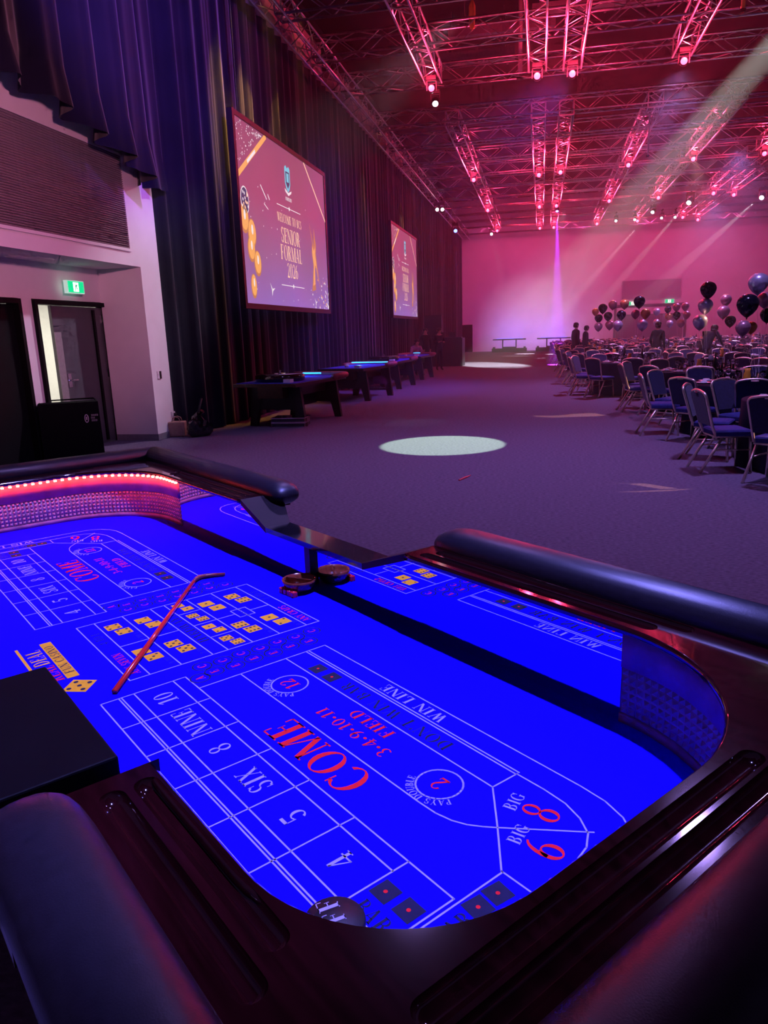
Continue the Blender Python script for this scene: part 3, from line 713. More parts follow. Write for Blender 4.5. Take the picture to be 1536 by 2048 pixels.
# wooden dice bowl against the mirror, half round
wood = mat('bowl_wood', (.22,.045,.02), .2, coat=.5, noise=.5, nscale=30)
bc = tw(2.105, 1.262, ZF)
bowl = thing('dice_bowl', 'dark wooden dice bowl standing against the mirror post', 'bowl', bc)
bm_ = MB().lathe([(.0,.002),(.032,.002),(.052,.014),(.060,.036),(.061,.046),(.057,.046),(.055,.036),(.046,.020),(.028,.010),(.0,.009)], 24)
bm_.build('bowl_shell', wood, bowl, True)
MB().box(-.052,.052,-.003,.003,.012,.046).build('divider', wood, bowl).rotation_euler=(0,0,RZ+.5)
dmat = mat('red_dice', (.75,.02,.03), .12, coat=.5, noise=.05, nscale=10); dw = mat('dice_pip', (.9,.85,.85), .4, noise=.02)
for i in range(4):
    c = tw(2.130-.0225*i, 1.207+.0015*i, ZF+.0002)
    d = thing('red_die', ['red die at the far end of row of four beside bowl','second red die in the row of four beside bowl','third red die in the row of four beside bowl','red die at the near end of row of four beside bowl'][i], 'die', c, RZ, 'red dice beside the bowl')
    b = MB().box(-.0098,.0098,-.0098,.0098,0,.0196).build('cube_body', dmat, d); mod_bevel(b,.0022,2)
    p = MB(); 
    for (a,e) in PIPS[(i*2)%6+1]: p.lathe([(0,0),(.0018,0)],8,(a*.0055,e*.0055,.0198),False)
    p.build('pips', dw, d)
puck = thing('off_puck', 'black round puck lettered OFF on the felt beside the near rail', 'puck', tw(.785,.495,ZF+.0006), RZ)
MB().lathe([(.0,0),(.046,0),(.048,.003),(.048,.013),(.046,.016),(0,.016)],32).build('disc', black_matte, puck, True)
p = MB(); text(p,'OFF',0,0,.034,-.25,.0166,1.1); p.build('lettering', pr_white, puck)

# ------------------------------------------------------------------ projection screens on the drape
def screen_mat():
    m = bpy.data.materials.new('screen_picture'); m.use_nodes = True; nt = m.node_tree
    b = nt.nodes['Principled BSDF']; b.inputs['Base Color'].default_value = (.02,.02,.02,1); b.inputs['Roughness'].default_value = .6
    tc = nt.nodes.new('ShaderNodeTexCoord'); sp = nt.nodes.new('ShaderNodeSeparateXYZ'); nt.links.new(tc.outputs['Object'], sp.inputs[0])
    mr = nt.nodes.new('ShaderNodeMapRange'); mr.inputs[1].default_value = -1.6; mr.inputs[2].default_value = 1.6
    nt.links.new(sp.outputs['Z'], mr.inputs[0])
    rp = nt.nodes.new('ShaderNodeValToRGB'); e = rp.color_ramp.elements
    e[0].position = 0; e[0].color = (.30,.15,.50,1); e[1].position = 1; e[1].color = (.27,.07,.15,1)
    x = e.new(.3); x.color = (.30,.12,.30,1); x = e.new(.65); x.color = (.34,.07,.17,1)
    nt.links.new(mr.outputs[0], rp.inputs[0])
    ns = nt.nodes.new('ShaderNodeTexNoise'); ns.inputs['Scale'].default_value = .45; nt.links.new(tc.outputs['Object'], ns.inputs['Vector'])
    mx = nt.nodes.new('ShaderNodeMix'); mx.data_type = 'RGBA'; mx.blend_type = 'MULTIPLY'; mx.inputs[0].default_value = .5
    nt.links.new(rp.outputs[0], mx.inputs[6]); nt.links.new(ns.outputs['Color'], mx.inputs[7])
    ad = nt.nodes.new('ShaderNodeMix'); ad.data_type='RGBA'; ad.inputs[0].default_value = .35; nt.links.new(mx.outputs[2], ad.inputs[6]); nt.links.new(rp.outputs[0], ad.inputs[7])
    nt.links.new(ad.outputs[2], b.inputs['Emission Color']); b.inputs['Emission Strength'].default_value = 1.15
    return m
scr_m = screen_mat()
def em(name, c, s=1.): return mat(name, (.05,.04,.04), .7, emit=c, estr=s, noise=.02)
e_gold, e_wht, e_cyan, e_pale, e_blue = em('screen_gold',(.95,.42,.12),.95), em('screen_white',(.95,.85,.9),.9), em('screen_cyan',(.15,.62,.80),.9), em('screen_peach',(1.0,.58,.40),1.0), em('screen_navy',(.06,.05,.15),.8)
e_gold2 = em('screen_gold_dark',(.70,.25,.10),.8)
def make_screen(yc, label):
    s = thing('projection_screen', label, 'screen', (-5.42, yc, 3.815))
    w, h = 2.76, 1.60
    f = MB()
    MB().box(-.06,.05,-w-.10,w+.10,h,h+.09).build('frame_bar', frame_dk, s); MB().box(-.06,.05,-w-.10,w+.10,-h-.10,-h).build('frame_bar', frame_dk, s)
    MB().box(-.06,.05,-w-.10,-w,-h,h).build('frame_bar', frame_dk, s); MB().box(-.06,.05,w,w+.10,-h,h).build('frame_bar', frame_dk, s)
    pic = MB().box(-.04,.03,-w,w,-h,h).build('screen_picture', scr_m, s)
    L = {k: MB() for k in 'gwcpbd'}
    def put(lv): return lambda a, b: (.031+.0015*lv, a, b)
    def poly(k, pts, lv=1): L[k].add([put(lv)(a,b) for a,b in pts], [tuple(range(len(pts)))])
    def F(fx, fy): return (-w+2*w*fx, h-2*h*fy)
    def ell(k, c, rx, ry, lv=1, rot=0., n=18): poly(k, [(c[0]+rx*math.cos(2*PI*i/n)*math.cos(rot)-ry*math.sin(2*PI*i/n)*math.sin(rot), c[1]+rx*math.cos(2*PI*i/n)*math.sin(rot)+ry*math.sin(2*PI*i/n)*math.cos(rot)) for i in range(n)], lv)
    def seg(k, a, b, t, lv=1):
        d = Vector(b)-Vector(a); d.normalize(); n = Vector((-d.y,d.x))*t/2; a,b=Vector(a),Vector(b); poly(k, [a+n,a-n,b-n,b+n], lv)
    rnd = random.Random(4)
    seg('g', F(0,.305), F(.285,0), .10); seg('w', F(.09,.21), F(.17,.125), .06, 2)
    seg('p', F(.716,0), F(1,.335), .05)
    for i in range(90):
        fx = rnd.uniform(0,.24); fy = rnd.uniform(.01,.25-fx*1.0) if fx < .22 else .02
        r = rnd.uniform(.008,.022); c = F(fx,fy); poly('w', [(c[0]-r,c[1]),(c[0],c[1]-r),(c[0]+r,c[1]),(c[0],c[1]+r)], 1)
    for i in range(70):
        fx = 1-abs(rnd.gauss(0,.10)); fy = 1-abs(rnd.gauss(0,.09))
        if fx < .72 or fy < .7: continue
        r = rnd.uniform(.012,.035); c = F(fx,fy); poly(rnd.choice('wwg'), [(c[0]-r,c[1]),(c[0],c[1]-r),(c[0]+r,c[1]),(c[0],c[1]+r)], 1)
    for i in range(34):
        c = F(rnd.uniform(.05,.97), rnd.uniform(.3,.98)); r = rnd.uniform(.008,.02); poly('w', [(c[0]-r,c[1]),(c[0],c[1]-r),(c[0]+r,c[1]),(c[0],c[1]+r)], 1)
    # crest
    cx, cy = F(.5,.18)
    poly('c', [(cx-.17,cy+.22),(cx-.17,cy-.08),(cx-.10,cy-.20),(cx,cy-.26),(cx+.10,cy-.20),(cx+.17,cy-.08),(cx+.17,cy+.22),(cx+.09,cy+.27),(cx,cy+.22),(cx-.09,cy+.27)])
    poly('b', [(cx-.12,cy+.15),(cx-.12,cy-.08),(cx,cy-.19),(cx+.12,cy-.08),(cx+.12,cy+.15)], 2); poly('c', [(cx-.07,cy+.12),(cx-.07,cy-.06),(cx+.07,cy-.06),(cx+.07,cy+.12)], 3); poly('w', [(cx-.22,cy-.20),(cx-.19,cy-.26),(cx,cy-.33),(cx+.19,cy-.26),(cx+.22,cy-.20),(cx,cy-.27)], 3)
    text(L['w'], 'BCS COLLEGE' if 0 else 'IIIIIIIIII', *F(.5,.305), .07, put=put(2), sx=1.3)
    for fy in (.365,.865):
        seg('w', F(.36,fy), F(.64,fy), .016); c=F(.5,fy); poly('w', [(c[0]-.06,c[1]),(c[0],c[1]-.05),(c[0]+.06,c[1]),(c[0],c[1]+.05)], 2)
    text(L['p'], 'WELCOME TO BCS', *F(.5,.44), .17, put=put(2), sx=.86, track=.05)
    for s_, fy in (('SENIOR',.545),('FORMAL',.655),('2026',.765)):
        text(L['p'], s_, *F(.5,fy), .30, put=put(2), sx=.95, track=.04)
    # balloons at the left of the picture
    ell('w', F(.045,.43), .20, .25, 1); ell('b', F(.045,.43), .175, .225, 2)
    for i in range(14): c = F(.045+rnd.uniform(-.028,.028), .43+rnd.uniform(-.05,.05)); ell('p' if i%2 else 'w', c, .025, .03, 3, n=8)
    for (fx,fy,rx,ry) in ((.03,.53,.17,.22),(.09,.60,.17,.22),(.075,.69,.15,.20),(.125,.765,.15,.20),(.075,.90,.12,.19)):
        rx, ry = rx*1.25, ry*1.2; ell('d', F(fx,fy), rx, ry, 1); ell('g', (F(fx,fy)[0]+.01,F(fx,fy)[1]+.02), rx*.85, ry*.85, 2); ell('w', (F(fx,fy)[0]+.02,F(fx,fy)[1]+.07), rx*.22, ry*.35, 3)
    # draped gown figure at the right
    c = F(.80,.64)
    poly('d', [(c[0]+a*1.7,c[1]+b*1.15) for a,b in ((-.16,.70),(-.06,.30),(-.10,.12),(-.05,-.15),(-.16,-.66),(.02,-.62),(.0,-.2),(.10,-.15),(.28,-.72),(.14,-.15),(.09,.10),(.12,.28),(.05,.62),(.0,.25))],1)
    poly('g', [(c[0]+a*1.7,c[1]+b*1.15) for a,b in ((-.07,.26),(-.08,.12),(-.03,-.12),(-.10,-.55),(.0,-.5),(.02,-.14),(.06,-.12),(.17,-.50),(.09,-.12),(.06,.10),(.08,.25),(.0,.16))],2)
    for (fx,fy,k) in ((.26,.90,1.),(.80,.95,.8)):
        c=F(fx,fy); poly('w',[(c[0]-.14*k,c[1]+.12*k),(c[0]-.02*k,c[1]),(c[0]+.14*k,c[1]+.02*k),(c[0],c[1]-.05*k),(c[0]-.05*k,c[1]-.15*k),(c[0]-.06*k,c[1]-.02*k)],1)
    for (a,b,t) in (((.20,.30),(.255,.37),.03),((.268,.335),(.285,.365),.03),((.225,.40),(.265,.425),.02)): seg('w',F(*a),F(*b),t)
    for k, m, nm in (('g',e_gold,'gold_artwork'),('w',e_wht,'white_artwork'),('c',e_cyan,'crest_artwork'),('p',e_pale,'title_lettering'),('b',e_blue,'dark_artwork'),('d',e_gold2,'bronze_artwork')):
        o = L[k].build(nm, m, pic); o['kind'] = 'stuff'
    for y in (-w+.3, w-.3): MB().tube([(0,y,h+.09),(0,y,4.0)], .008, 5).build('hanging_cable', blackm, s)
    return s
make_screen(16.02, 'large near projection screen on the drape reading SENIOR FORMAL')
make_screen(30.10, 'smaller-looking far projection screen further along the drape')

# ------------------------------------------------------------------ trusses
_TC = {}
def truss(loc, L, axis, label, group, sec=.40, name='lighting_truss'):
    key = (round(L,2), sec)
    if key not in _TC:
        ch = MB().tube([(0,0,0),(L,0,0)], .026, 6)
        lc = MB(); n = int(round(L/.52)); d = L/n; s = sec
        for i in range(n):
            a, b = i*d, (i+1)*d
            if i % 2: a, b = b, a
            for (y0,z0,y1,z1) in ((0,0,0,s),(s,0,s,s),(0,0,s,0),(0,s,s,s)):
                lc.tube([(a,y0,z0),(b,y1,z1)], .0125, 4, False)
        for x in (0, L):
            for (p,q) in (((x,0,0),(x,s,0)),((x,0,s),(x,s,s)),((x,0,0),(x,0,s)),((x,s,0),(x,s,s))): lc.tube([p,q], .02, 4, False)
        cm = bpy.data.meshes.new('chord'); cm.from_pydata(ch.v,[],ch.f); cm.materials.append(alu); cm.polygons.foreach_set('use_smooth',[True]*len(cm.polygons))
        lm_ = bpy.data.meshes.new('lacing'); lm_.from_pydata(lc.v,[],lc.f); lm_.materials.append(alu)
        _TC[key] = (cm, lm_)
    cm, lm_ = _TC[key]
    t = thing(name, label, 'truss', loc, 0 if axis == 'x' else PI/2, group)
    for (y,z) in ((0,0),(sec,0),(0,sec),(sec,sec)):
        o = bpy.data.objects.new('chord', cm); COL.objects.link(o); o.parent = t; o.location = (0,y,z)
    o = bpy.data.objects.new('lacing', lm_); COL.objects.link(o); o.parent = t; o['kind'] = 'stuff'
    return t
TY = [12.6,15.15,17.5,20.0,23.6,26.2,28.8,31.4,34.0,36.6,39.2,41.8,44.4,47.0,50.0]
for i, y in enumerate(TY):
    truss((-5.15, y, 7.62), 21.0, 'x', ordinal(i) + ' cross truss from the camera, spanning the hall' if i < 14 else 'farthest cross truss, spanning the hall before the end wall', 'cross trusses')
truss((-4.95, 12.0, 7.60), 41.0, 'y', 'long truss running along the head of the drape', None)
LX = {'over the aisle beside drape':(-2.72,[(12.6,19.7),(23.6,31.2),(31.6,39.0),(39.4,47.0)]), 'over the middle aisle':(-.22,[(12.6,19.6),(23.6,31.2),(31.6,39.0),(39.4,47.0)]), 'just past the middle aisle':(.58,[(12.6,19.7),(23.6,31.0),(31.6,39.0),(39.4,47.0)]),
      'over the first table row':(3.0,[(12.6,19.6),(23.6,30.6),(31.6,38.6),(39.4,46.6)]), 'over the second table row':(5.2,[(23.6,30.4),(31.6,38.6),(39.4,46.4)]), 'over the third table row':(7.55,[(23.6,30.4),(31.6,38.4),(39.4,46.0)]), 'over the fourth table row':(8.6,[(31.6,39.2),(39.4,47.4)])}
def fixture(name, loc, target, lens, label, group=None, s=1.):
    t = thing(name, label, 'stage light', loc, 0, group)
    d = (Vector(target)-Vector(loc)); yaw = math.atan2(d.y, d.x); el = math.atan2(-d.z, math.hypot(d.x,d.y))
    MB().box(-.13*s,.13*s,-.11*s,.11*s,.20*s,.30*s).build('base', blackm, t)
    y = MB(); y.box(-.03*s,.03*s,-.14*s,-.11*s,-.05*s,.20*s); y.box(-.03*s,.03*s,.11*s,.14*s,-.05*s,.20*s); y.box(-.03*s,.03*s,-.14*s,.14*s,.18*s,.21*s)
    yo = y.build('yoke', blackm, t); yo.rotation_euler = (0,0,yaw)
    hd = MB().lathe([(.0,-.15*s),(.07*s,-.15*s),(.10*s,-.08*s),(.10*s,.10*s),(.085*s,.13*s),(.085*s,.115*s)], 14).build('head', blackm, t, True)
    hd.rotation_euler = (0, PI/2+el, yaw)
    ln_ = MB().lathe([(.0,.123*s),(.08*s,.118*s)], 14, caps=False).build('lens', lens, hd)
    return t
lens_red = mat('lens_red', (1,.3,.4), .3, emit=(1.0,.05,.12), estr=7, noise=.02)
lens_wht = mat('lens_white', (1,1,1), .3, emit=(.85,.95,1.0), estr=14, noise=.02)
lens_vio = mat('lens_violet', (.5,.3,1), .3, emit=(.35,.10,1.0), estr=14, noise=.02)
lens_blu = mat('lens_blue', (.3,.3,1), .3, emit=(.10,.16,1.0), estr=8, noise=.02)
for nm, (x, segs) in LX.items():
    for k, (a, b) in enumerate(segs):
        truss((x+.20, a, 7.50), b-a, 'y', ordinal(k) + ' red-lit truss segment ' + nm, 'red-lit trusses')
        fixture('truss_spotlight', (x, b-.35, 7.28), (x*.2, 0, 4.5), lens_red, 'red spotlight ending the ' + ordinal(k) + ' truss segment ' + nm, 'red truss spotlights', .9)
        point('red_fixture_and_fill', (x, b-.75, 7.40), RED, 150, .06)
        if b < 32: point('red_fixture_and_fill', (x, (a+b)/2-.2, 7.70), RED, 40, .05)  # added point inside the truss, no lamp body, to redden its middle
for (x,y,ln_,tg,lb,s) in [(-2.75,19.95,lens_wht,(-1.3,10.3,0),'white spotlight throwing the round pool on the carpet',1.1),(-3.1,48.7,lens_wht,(-1,30,0),'small white spotlight before the end wall near the drape',1.2),
    (6.8,38.3,lens_wht,(1,30,0),'bright white spotlight high over the third table row',1.7),(5.5,43.1,lens_wht,(0,30,0),'white spotlight over the far tables beside a red one',1.3),(10.0,39.0,lens_wht,(2,28,0),'white spotlight at the frame edge over far tables',1.6),
    (.63,38.6,lens_vio,(.7,33.2,0),'violet spotlight sending a vertical violet beam',1.1),(-5.0,36.9,lens_wht,(0,20,2),'white spotlight beside the drape head, upper of a pair',1.2),(-4.75,36.2,lens_wht,(0,20,0),'white spotlight beside the drape head, lower of a pair',1.2),(-5.0,45.5,lens_blu,(-2,30,0),'blue spotlight at the far end of drape truss',1.6),
    (3.9,44.5,lens_wht,(2,30,0),'white spotlight in far row of four, nearest the aisle',1.),(4.9,44.6,lens_wht,(2,30,0),'white spotlight in far row of four, second from aisle',1.),(6.3,44.6,lens_wht,(2,30,0),'white spotlight in far row of four, third from aisle',1.),(7.0,44.4,lens_wht,(2,30,0),'white spotlight in far row of four, fourth from aisle',1.)]:
    ys = min((q+.20 for q in TY), key=lambda q: abs(q-y)); s *= .8
    fx = fixture('moving_head_light', (x,ys,7.22), tg, ln_, lb, None, s)
    MB().box(-.03,.03,-.03,.03,.30*s,.37).build('clamp_stem', blackm, fx); MB().box(-.04,.04,-.23,.23,.365,.41).build('clamp', blackm, fx)
# rigging details above the trusses
pm = mat('rig_pole', (.45,.40,.42), .5, .6, noise=.1)
for (x,y,z0,z1,r,lb) in [(-.65,20.4,7.6,10.4,.06,'grey vertical drop pole near the middle of the ceiling'),(3.1,25.6,6.6,8.6,.03,'thin vertical pipe hanging over the first table row'),(3.75,17.4,7.5,10.4,.04,'yellow vertical pole at the top of the hall')]:
    t = thing('drop_pole', lb, 'pole', (x,y,z0)); mm = mat('yellow_pole',(.55,.38,.12),.4,.5,noise=.1) if 'yellow' in lb else pm
    MB().tube([(0,0,0),(0,0,z1-z0)], r, 8).build('pipe', mm, t, True); MB().lathe([(r*1.6,0),(r*1.6,.06)],10).build('collar', blackm, t)
h = thing('chain_hoist', 'yellow chain bag hanging from the second cross truss', 'hoist', (-1.6,17.8,7.9)); MB().lathe([(.0,0),(.05,.02),(.07,.2),(.07,.45),(.03,.55),(0,.56)],10).build('chain_bag', mat('chain_bag',(.62,.48,.10),.7,noise=.1), h, True); MB().tube([(0,0,.5),(0,0,2.4)],.02,6).build('chain', chrome, h)
dm = mat('duct_metal', (.35,.28,.32), .5, .5, noise=.15)
for i,(x0,x1,y,z,hh) in enumerate([(-2.6,.2,22.0,9.2,.25),(-3.0,-.9,23.4,9.0,.3),(-.4,1.9,21.6,9.4,.2),(-.2,3.2,22.8,9.8,.2),(2.6,5.4,21.8,9.5,.25)]):
    t = thing('air_duct', ordinal(i)+' flat metal duct crossing above the trusses, counted from the drape' , 'duct', ((x0+x1)/2,y,z))
    MB().box(-(x1-x0)/2,(x1-x0)/2,-.2,.2,0,hh).build('duct_body', dm, t)
    for q in (-.35,.35): MB().tube([((x1-x0)*q,0,hh),((x1-x0)*q,0,10.4-z)],.012,5).build('hanger_rod', dm, t)
    for q in (-.4,0,.4): MB().box((x1-x0)*q-.03,(x1-x0)*q+.03,-.23,.23,-.03,hh+.03).build('flange', dm, t)

# ------------------------------------------------------------------ gaming tables along the drape
cy_led = mat('cyan_led', (.2,.7,1), .4, emit=(.03,.42,1.0), estr=2.2, noise=.02)
b_felt = mat('roulette_felt', (.03,.06,.75), .9, noise=.1, nscale=30)
pinkpad = mat('oxblood_pad', (.35,.07,.10), .45, noise=.15, nscale=10)
def gaming_table(loc, rz, label, L=2.4, Wd=1.15, wheel=True, led=.5, pads=True, z=.80):
    # long axis x, width y; leg frames are splayed black panels
    t = thing('gaming_table', label, 'game table', loc, rz)
    nt = 14
    pts = [(-L/2,-Wd/2),(L/2-.35,-Wd/2)] + [(L/2-.35+.35*math.sin(PI/2*i/6), -Wd/2+.35-.35*math.cos(PI/2*i/6)) for i in range(1,7)] + [(L/2,Wd/2-.35)] + [(L/2-.35+.35*math.cos(PI/2*i/6), Wd/2-.35+.35*math.sin(PI/2*i/6)) for i in range(1,7)] + [(-L/2,Wd/2)]
    MB().prism(pts, z-.07, z-.01).build('table_top', mahog_m, t); MB().prism([(x*.96,y*.93) for x,y in pts], z-.01, z).build('felt', b_felt, t)
    MB().box(-L/2+.2,L/2-.3,-.25,.25,z-.28,z-.07).build('apron', mahog_m, t)
    for s in (-1,1):
        m = MB(); x = s*(L/2-.45)
        for q in (-1,1):
            m = MB(); m.hexa([(x-.04,q*.50-.07,0),(x+.04,q*.50-.07,0),(x+.04,q*.50+.07,0),(x-.04,q*.50+.07,0)],[(x-.04,q*.36-.12,z-.07),(x+.04,q*.36-.12,z-.07),(x+.04,q*.36+.12,z-.07),(x-.04,q*.36+.12,z-.07)]); m.build('leg', black_matte, t)
        MB().box(x-.03,x+.03,-.38,.38,.30,.62).build('leg_panel', black_matte, t)
    MB().box(-L/2+.45,L/2-.45,-.03,.03,.28,.62).build('stretcher', black_matte, t)
    if pads:
        e = [(x,y) for x,y in pts[1:-1]]
        MB().tube([(L/2-.9,-Wd/2,z+.01)]+[(x,y,z+.01) for x,y in e]+[(L/2-.9,Wd/2,z+.01)], .055, 10).build('armrest_pad', pinkpad, t, True)
    if led: MB().box(L/2-.62,L/2-.58,-led,led,z+.05,z+.075).build('led_bar', cy_led, t)
    if wheel:
        w = MB().lathe([(.40,0),(.45,.02),(.45,.11),(.40,.125),(.33,.085),(.10,.07),(0,.075)],32).build('wheel_bowl', mahog, t, True); w.location=(-L/2+.62,0,z)
        MB().lathe([(.025,.07),(.04,.09),(.018,.11),(.03,.14),(.012,.16),(.022,.185),(.0,.205)],12).build('turret', chrome, w, True)
        c = MB(); c.tube([(-.11,0,.135),(.11,0,.135)],.006,6); c.tube([(0,-.11,.135),(0,.11,.135)],.006,6); c.build('spindle_arms', chrome, w)
        c = MB().lathe([(.412,.126),(.420,.130),(.412,.134)],32); c.build('rim_ring', chrome, w, True)
    else:
        c = MB().lathe([(0,0),(.05,0),(.05,.05),(0,.05)],12).build('chip_stack', porcelain, t, True); c.location=(-L/4,.1,z)
    MB().box(-L/2+.12,-L/2+.26,-.45,-.32,z,z+.06).build('marker_box', porcelain, t)
    return t
gaming_table((-4.55,13.35,0), math.radians(82), 'roulette table with chrome wheel turret, nearest along the drape', 2.5, 1.25, led=.22)
gaming_table((-4.45,18.1,0), math.radians(80), 'second gaming table along the drape with cyan light bar', 2.4, 1.2, False, .5)
gaming_table((-4.40,21.6,0), math.radians(84), 'third gaming table along the drape with a wheel turret', 2.4, 1.15, True, .0)
gaming_table((-4.35,25.4,0), math.radians(84), 'fourth gaming table along the drape beside seated person', 2.2, 1.15, False, .12)
area('table_led', (-5.0,13.9,1.1), (-4.4,14.2,.8), (.08,.25,1.0), 6, .5, .1)
point('table_led', (-4.6,18.6,1.0), (.05,.35,1.0), 5, .05)
# silver flight cases under the tables
csm = mat('case_black', (.03,.03,.035), .4, noise=.2)
def flight_case(loc, rz, label, n=1):
    t = thing('flight_case', label, 'case', loc, rz)
    b = MB().box(-.30,.30,-.22,.22,0,.085).build('case_body', csm, t)
    for z in (.0,.07): MB().box(-.31,.31,-.23,.23,z,z+.016).build('edge_trim', chrome, t)
    for x in (-.15,.15): MB().box(x-.03,x+.03,.22,.24,.02,.07).build('latch', chrome, t)
    MB().tube([(-.06,.225,.06),(-.06,.26,.06),(.06,.26,.06),(.06,.225,.06)],.008,6).build('handle', chrome, t)
for k in range(2): flight_case((-4.42,12.55,.0+.087*k), math.radians(4), ['silver-edged flat case on floor under nearest roulette table, lower','silver-edged flat case under nearest roulette table, upper of two'][k])
flight_case((-4.5,20.6,0), .1, 'silver-edged flat case under the third gaming table')
# magenta cloth draped on the table end
mg = thing('cloth_drop', 'bright magenta lit cloth hanging at the end of the second table', 'cloth', (-4.25,19.36,.36)); 
mm_ = MB(); n=12
mm_.add([(-.22+.44*i/n, .015*math.sin(i*1.7), z) for z in (0,.42) for i in range(n+1)], [(i,i+1,n+2+i,n+1+i) for i in range(n)])
o = mm_.build('cloth_panel', mat('magenta_cloth', (.65,.03,.85), .8, noise=.1), mg, True); o.modifiers.new('s','SOLIDIFY').thickness=.01
spot('cloth_light', (-3.9,18.2,.12), (-4.25,19.36,.5), (.8,.05,1), 14, 40, .6, .04)
# far tables before the end wall
def far_table(x, label):
    t = thing('high_table', label, 'table', (x,52.6,0))
    MB().box(-1.12,1.12,-.45,.45,.82,.90).build('table_top', black_matte, t)
    for q in (-.46,.46): MB().box(q-.04,q+.04,-.04,.04,.30,.82).build('post', black_matte, t)
    MB().box(-1.2,1.2,-.35,.35,0,.26).build('base_case', csm, t); MB().box(-.48,.48,-.3,.3,.26,.36).build('base_riser', csm, t)
    for q in (-1.05,1.05): MB().box(q-.07,q+.07,-.35,.35,.26,.36).build('corner_block', csm, t)
    MB().box(-.9,.9,.46,.48,.90,.93).build('led_bar', mat('far_led',(.2,.2,1),.4,emit=(.15,.12,1),estr=3,noise=.02), t)
far_table(-2.18, 'high black table before the end wall, nearer the drape'); far_table(.82, 'high black table before the end wall, nearer the guests')

# ------------------------------------------------------------------ things beside the doors
bn = thing('draped_bin', 'black cloth-covered bin with white logo beside open door', 'bin', (-6.62,9.30,0), math.radians(36))
m = MB(); n=9
def ringq(hx,hy,z): return [(-hx,-hy,z),(hx,-hy,z),(hx,hy,z),(-hx,hy,z)]
q0,q1,q2 = ringq(.40,.30,0), ringq(.39,.29,.78), ringq(.36,.26,.80)
m.add(q0+q1+q2, [(0,3,2,1)]+[(i,(i+1)%4,4+(i+1)%4,4+i) for i in range(4)]+[(4+i,4+(i+1)%4,8+(i+1)%4,8+i) for i in range(4)])
cv = m.build('cloth_cover', mat('bin_cloth',(.005,.0045,.006),.9,spec=.1,noise=.2), bn); 
MB().box(-.36,.36,-.26,.26,.76,.79).build('bin_liner', black_gloss, bn)
lg = MB()
put = lambda a,b: (a, -.303, b)
def lring(cx,cz,rx,rz,t,n=20):
    for i in range(n):
        a=2*PI*i/n; b=2*PI*(i+1)/n
        lg.add([put(cx+rx*math.cos(a),cz+rz*math.sin(a)),put(cx+rx*math.cos(b),cz+rz*math.sin(b)),put(cx+(rx-t)*math.cos(b),cz+(rz-t)*math.sin(b)),put(cx+(rx-t)*math.cos(a),cz+(rz-t)*math.sin(a))],[(0,1,2,3)])
lring(.215,.55,.030,.060,.012); lg.add([put(.207,.53),put(.223,.53),put(.223,.575),put(.207,.575)],[(0,1,2,3)])
for s_,zz in (('IIIIIII',.592),('IIII',.555),('IIIIII',.518)): text(lg, s_, .262+.018*len(s_)/2,zz,.026,put=put,sx=1.0,track=.16)
lg.build('logo_print', mat('bin_logo',(.55,.48,.50),.8,noise=.05), bn)
bg_ = thing('gift_bag', 'tan paper bag with rope handles standing by the drape', 'bag', (-6.0,11.28,0), .25)
tan = mat('kraft_paper', (.42,.27,.20), .8, noise=.1, nscale=20)
b = MB().hexa([(-.13,-.10,0),(.13,-.10,0),(.13,.10,0),(-.13,.10,0)],[(-.14,-.11,.25),(.14,-.11,.25),(.14,.11,.25),(-.14,.11,.25)]).build('bag_body', tan, bg_); mod_bevel(b,.02,3)
for y in (-.07,.07): MB().tube([(-.07,y,.25),(-.05,y,.31),(0,y,.33),(.05,y,.31),(.07,y,.25)],.008,6).build('handle', tan, bg_, True)
bk_ = thing('black_bag', 'glossy black plastic bag slumped against the drape', 'bag', (-5.62,11.28,0))
bm2 = bmesh.new(); bmesh.ops.create_icosphere(bm2, subdivisions=3, radius=.2)
rr = random.Random(9)
for v in bm2.verts:
    k = 1+.18*math.sin(v.co.x*23+2)+.15*math.sin(v.co.y*31+1)+rr.uniform(-.05,.05); v.co = Vector((v.co.x*k*1.1, v.co.y*k*.8, max(0,(v.co.z+.12)*k*1.0)))
me = bpy.data.meshes.new('bag_body'); bm2.to_mesh(me); bm2.free(); me.materials.append(black_gloss)
o = bpy.data.objects.new('bag_body', me); COL.objects.link(o); o.parent = bk_
MB().tube([(.0,0,.3),(.04,.02,.36),(.10,.0,.42)],.02,6,True,[.03,.015,.04]).build('tied_neck', black_gloss, bk_)
pk = thing('leaning_pole', 'dark pole leaning against the drape behind bags', 'pole', (-5.75,11.33,0)); MB().tube([(0,0,0),(.18,.06,.62)],.018,8).build('shaft', blackm, pk, True); MB().lathe([(.025,-.0),(.025,.05)],8).build('ferrule', chrome, pk)
sw = thing('wall_switch', 'white and black switch plate on white pier', 'switch', (-6.1,11.02,1.04)); MB().box(0,.012,-.06,.0,-.06,.06).build('white_plate', porcelain, sw); MB().box(0,.016,.0,.06,-.06,.06).build('black_plate', black_matte, sw); MB().box(.012,.018,-.04,-.02,-.02,.02).build('rocker', porcelain, sw)
ou = thing('wall_socket', 'white power socket with black plug low on white pier', 'socket', (-6.1,11.36,.36)); MB().box(0,.012,-.07,.07,-.05,.05).build('plate', porcelain, ou); MB().box(.012,.05,.0,.04,-.03,.02).build('plug', blackm, ou); MB().tube([(.04,.02,-.02),(.06,.02,-.15),(.05,.02,-.33)],.008,6).build('cord', blackm, ou)
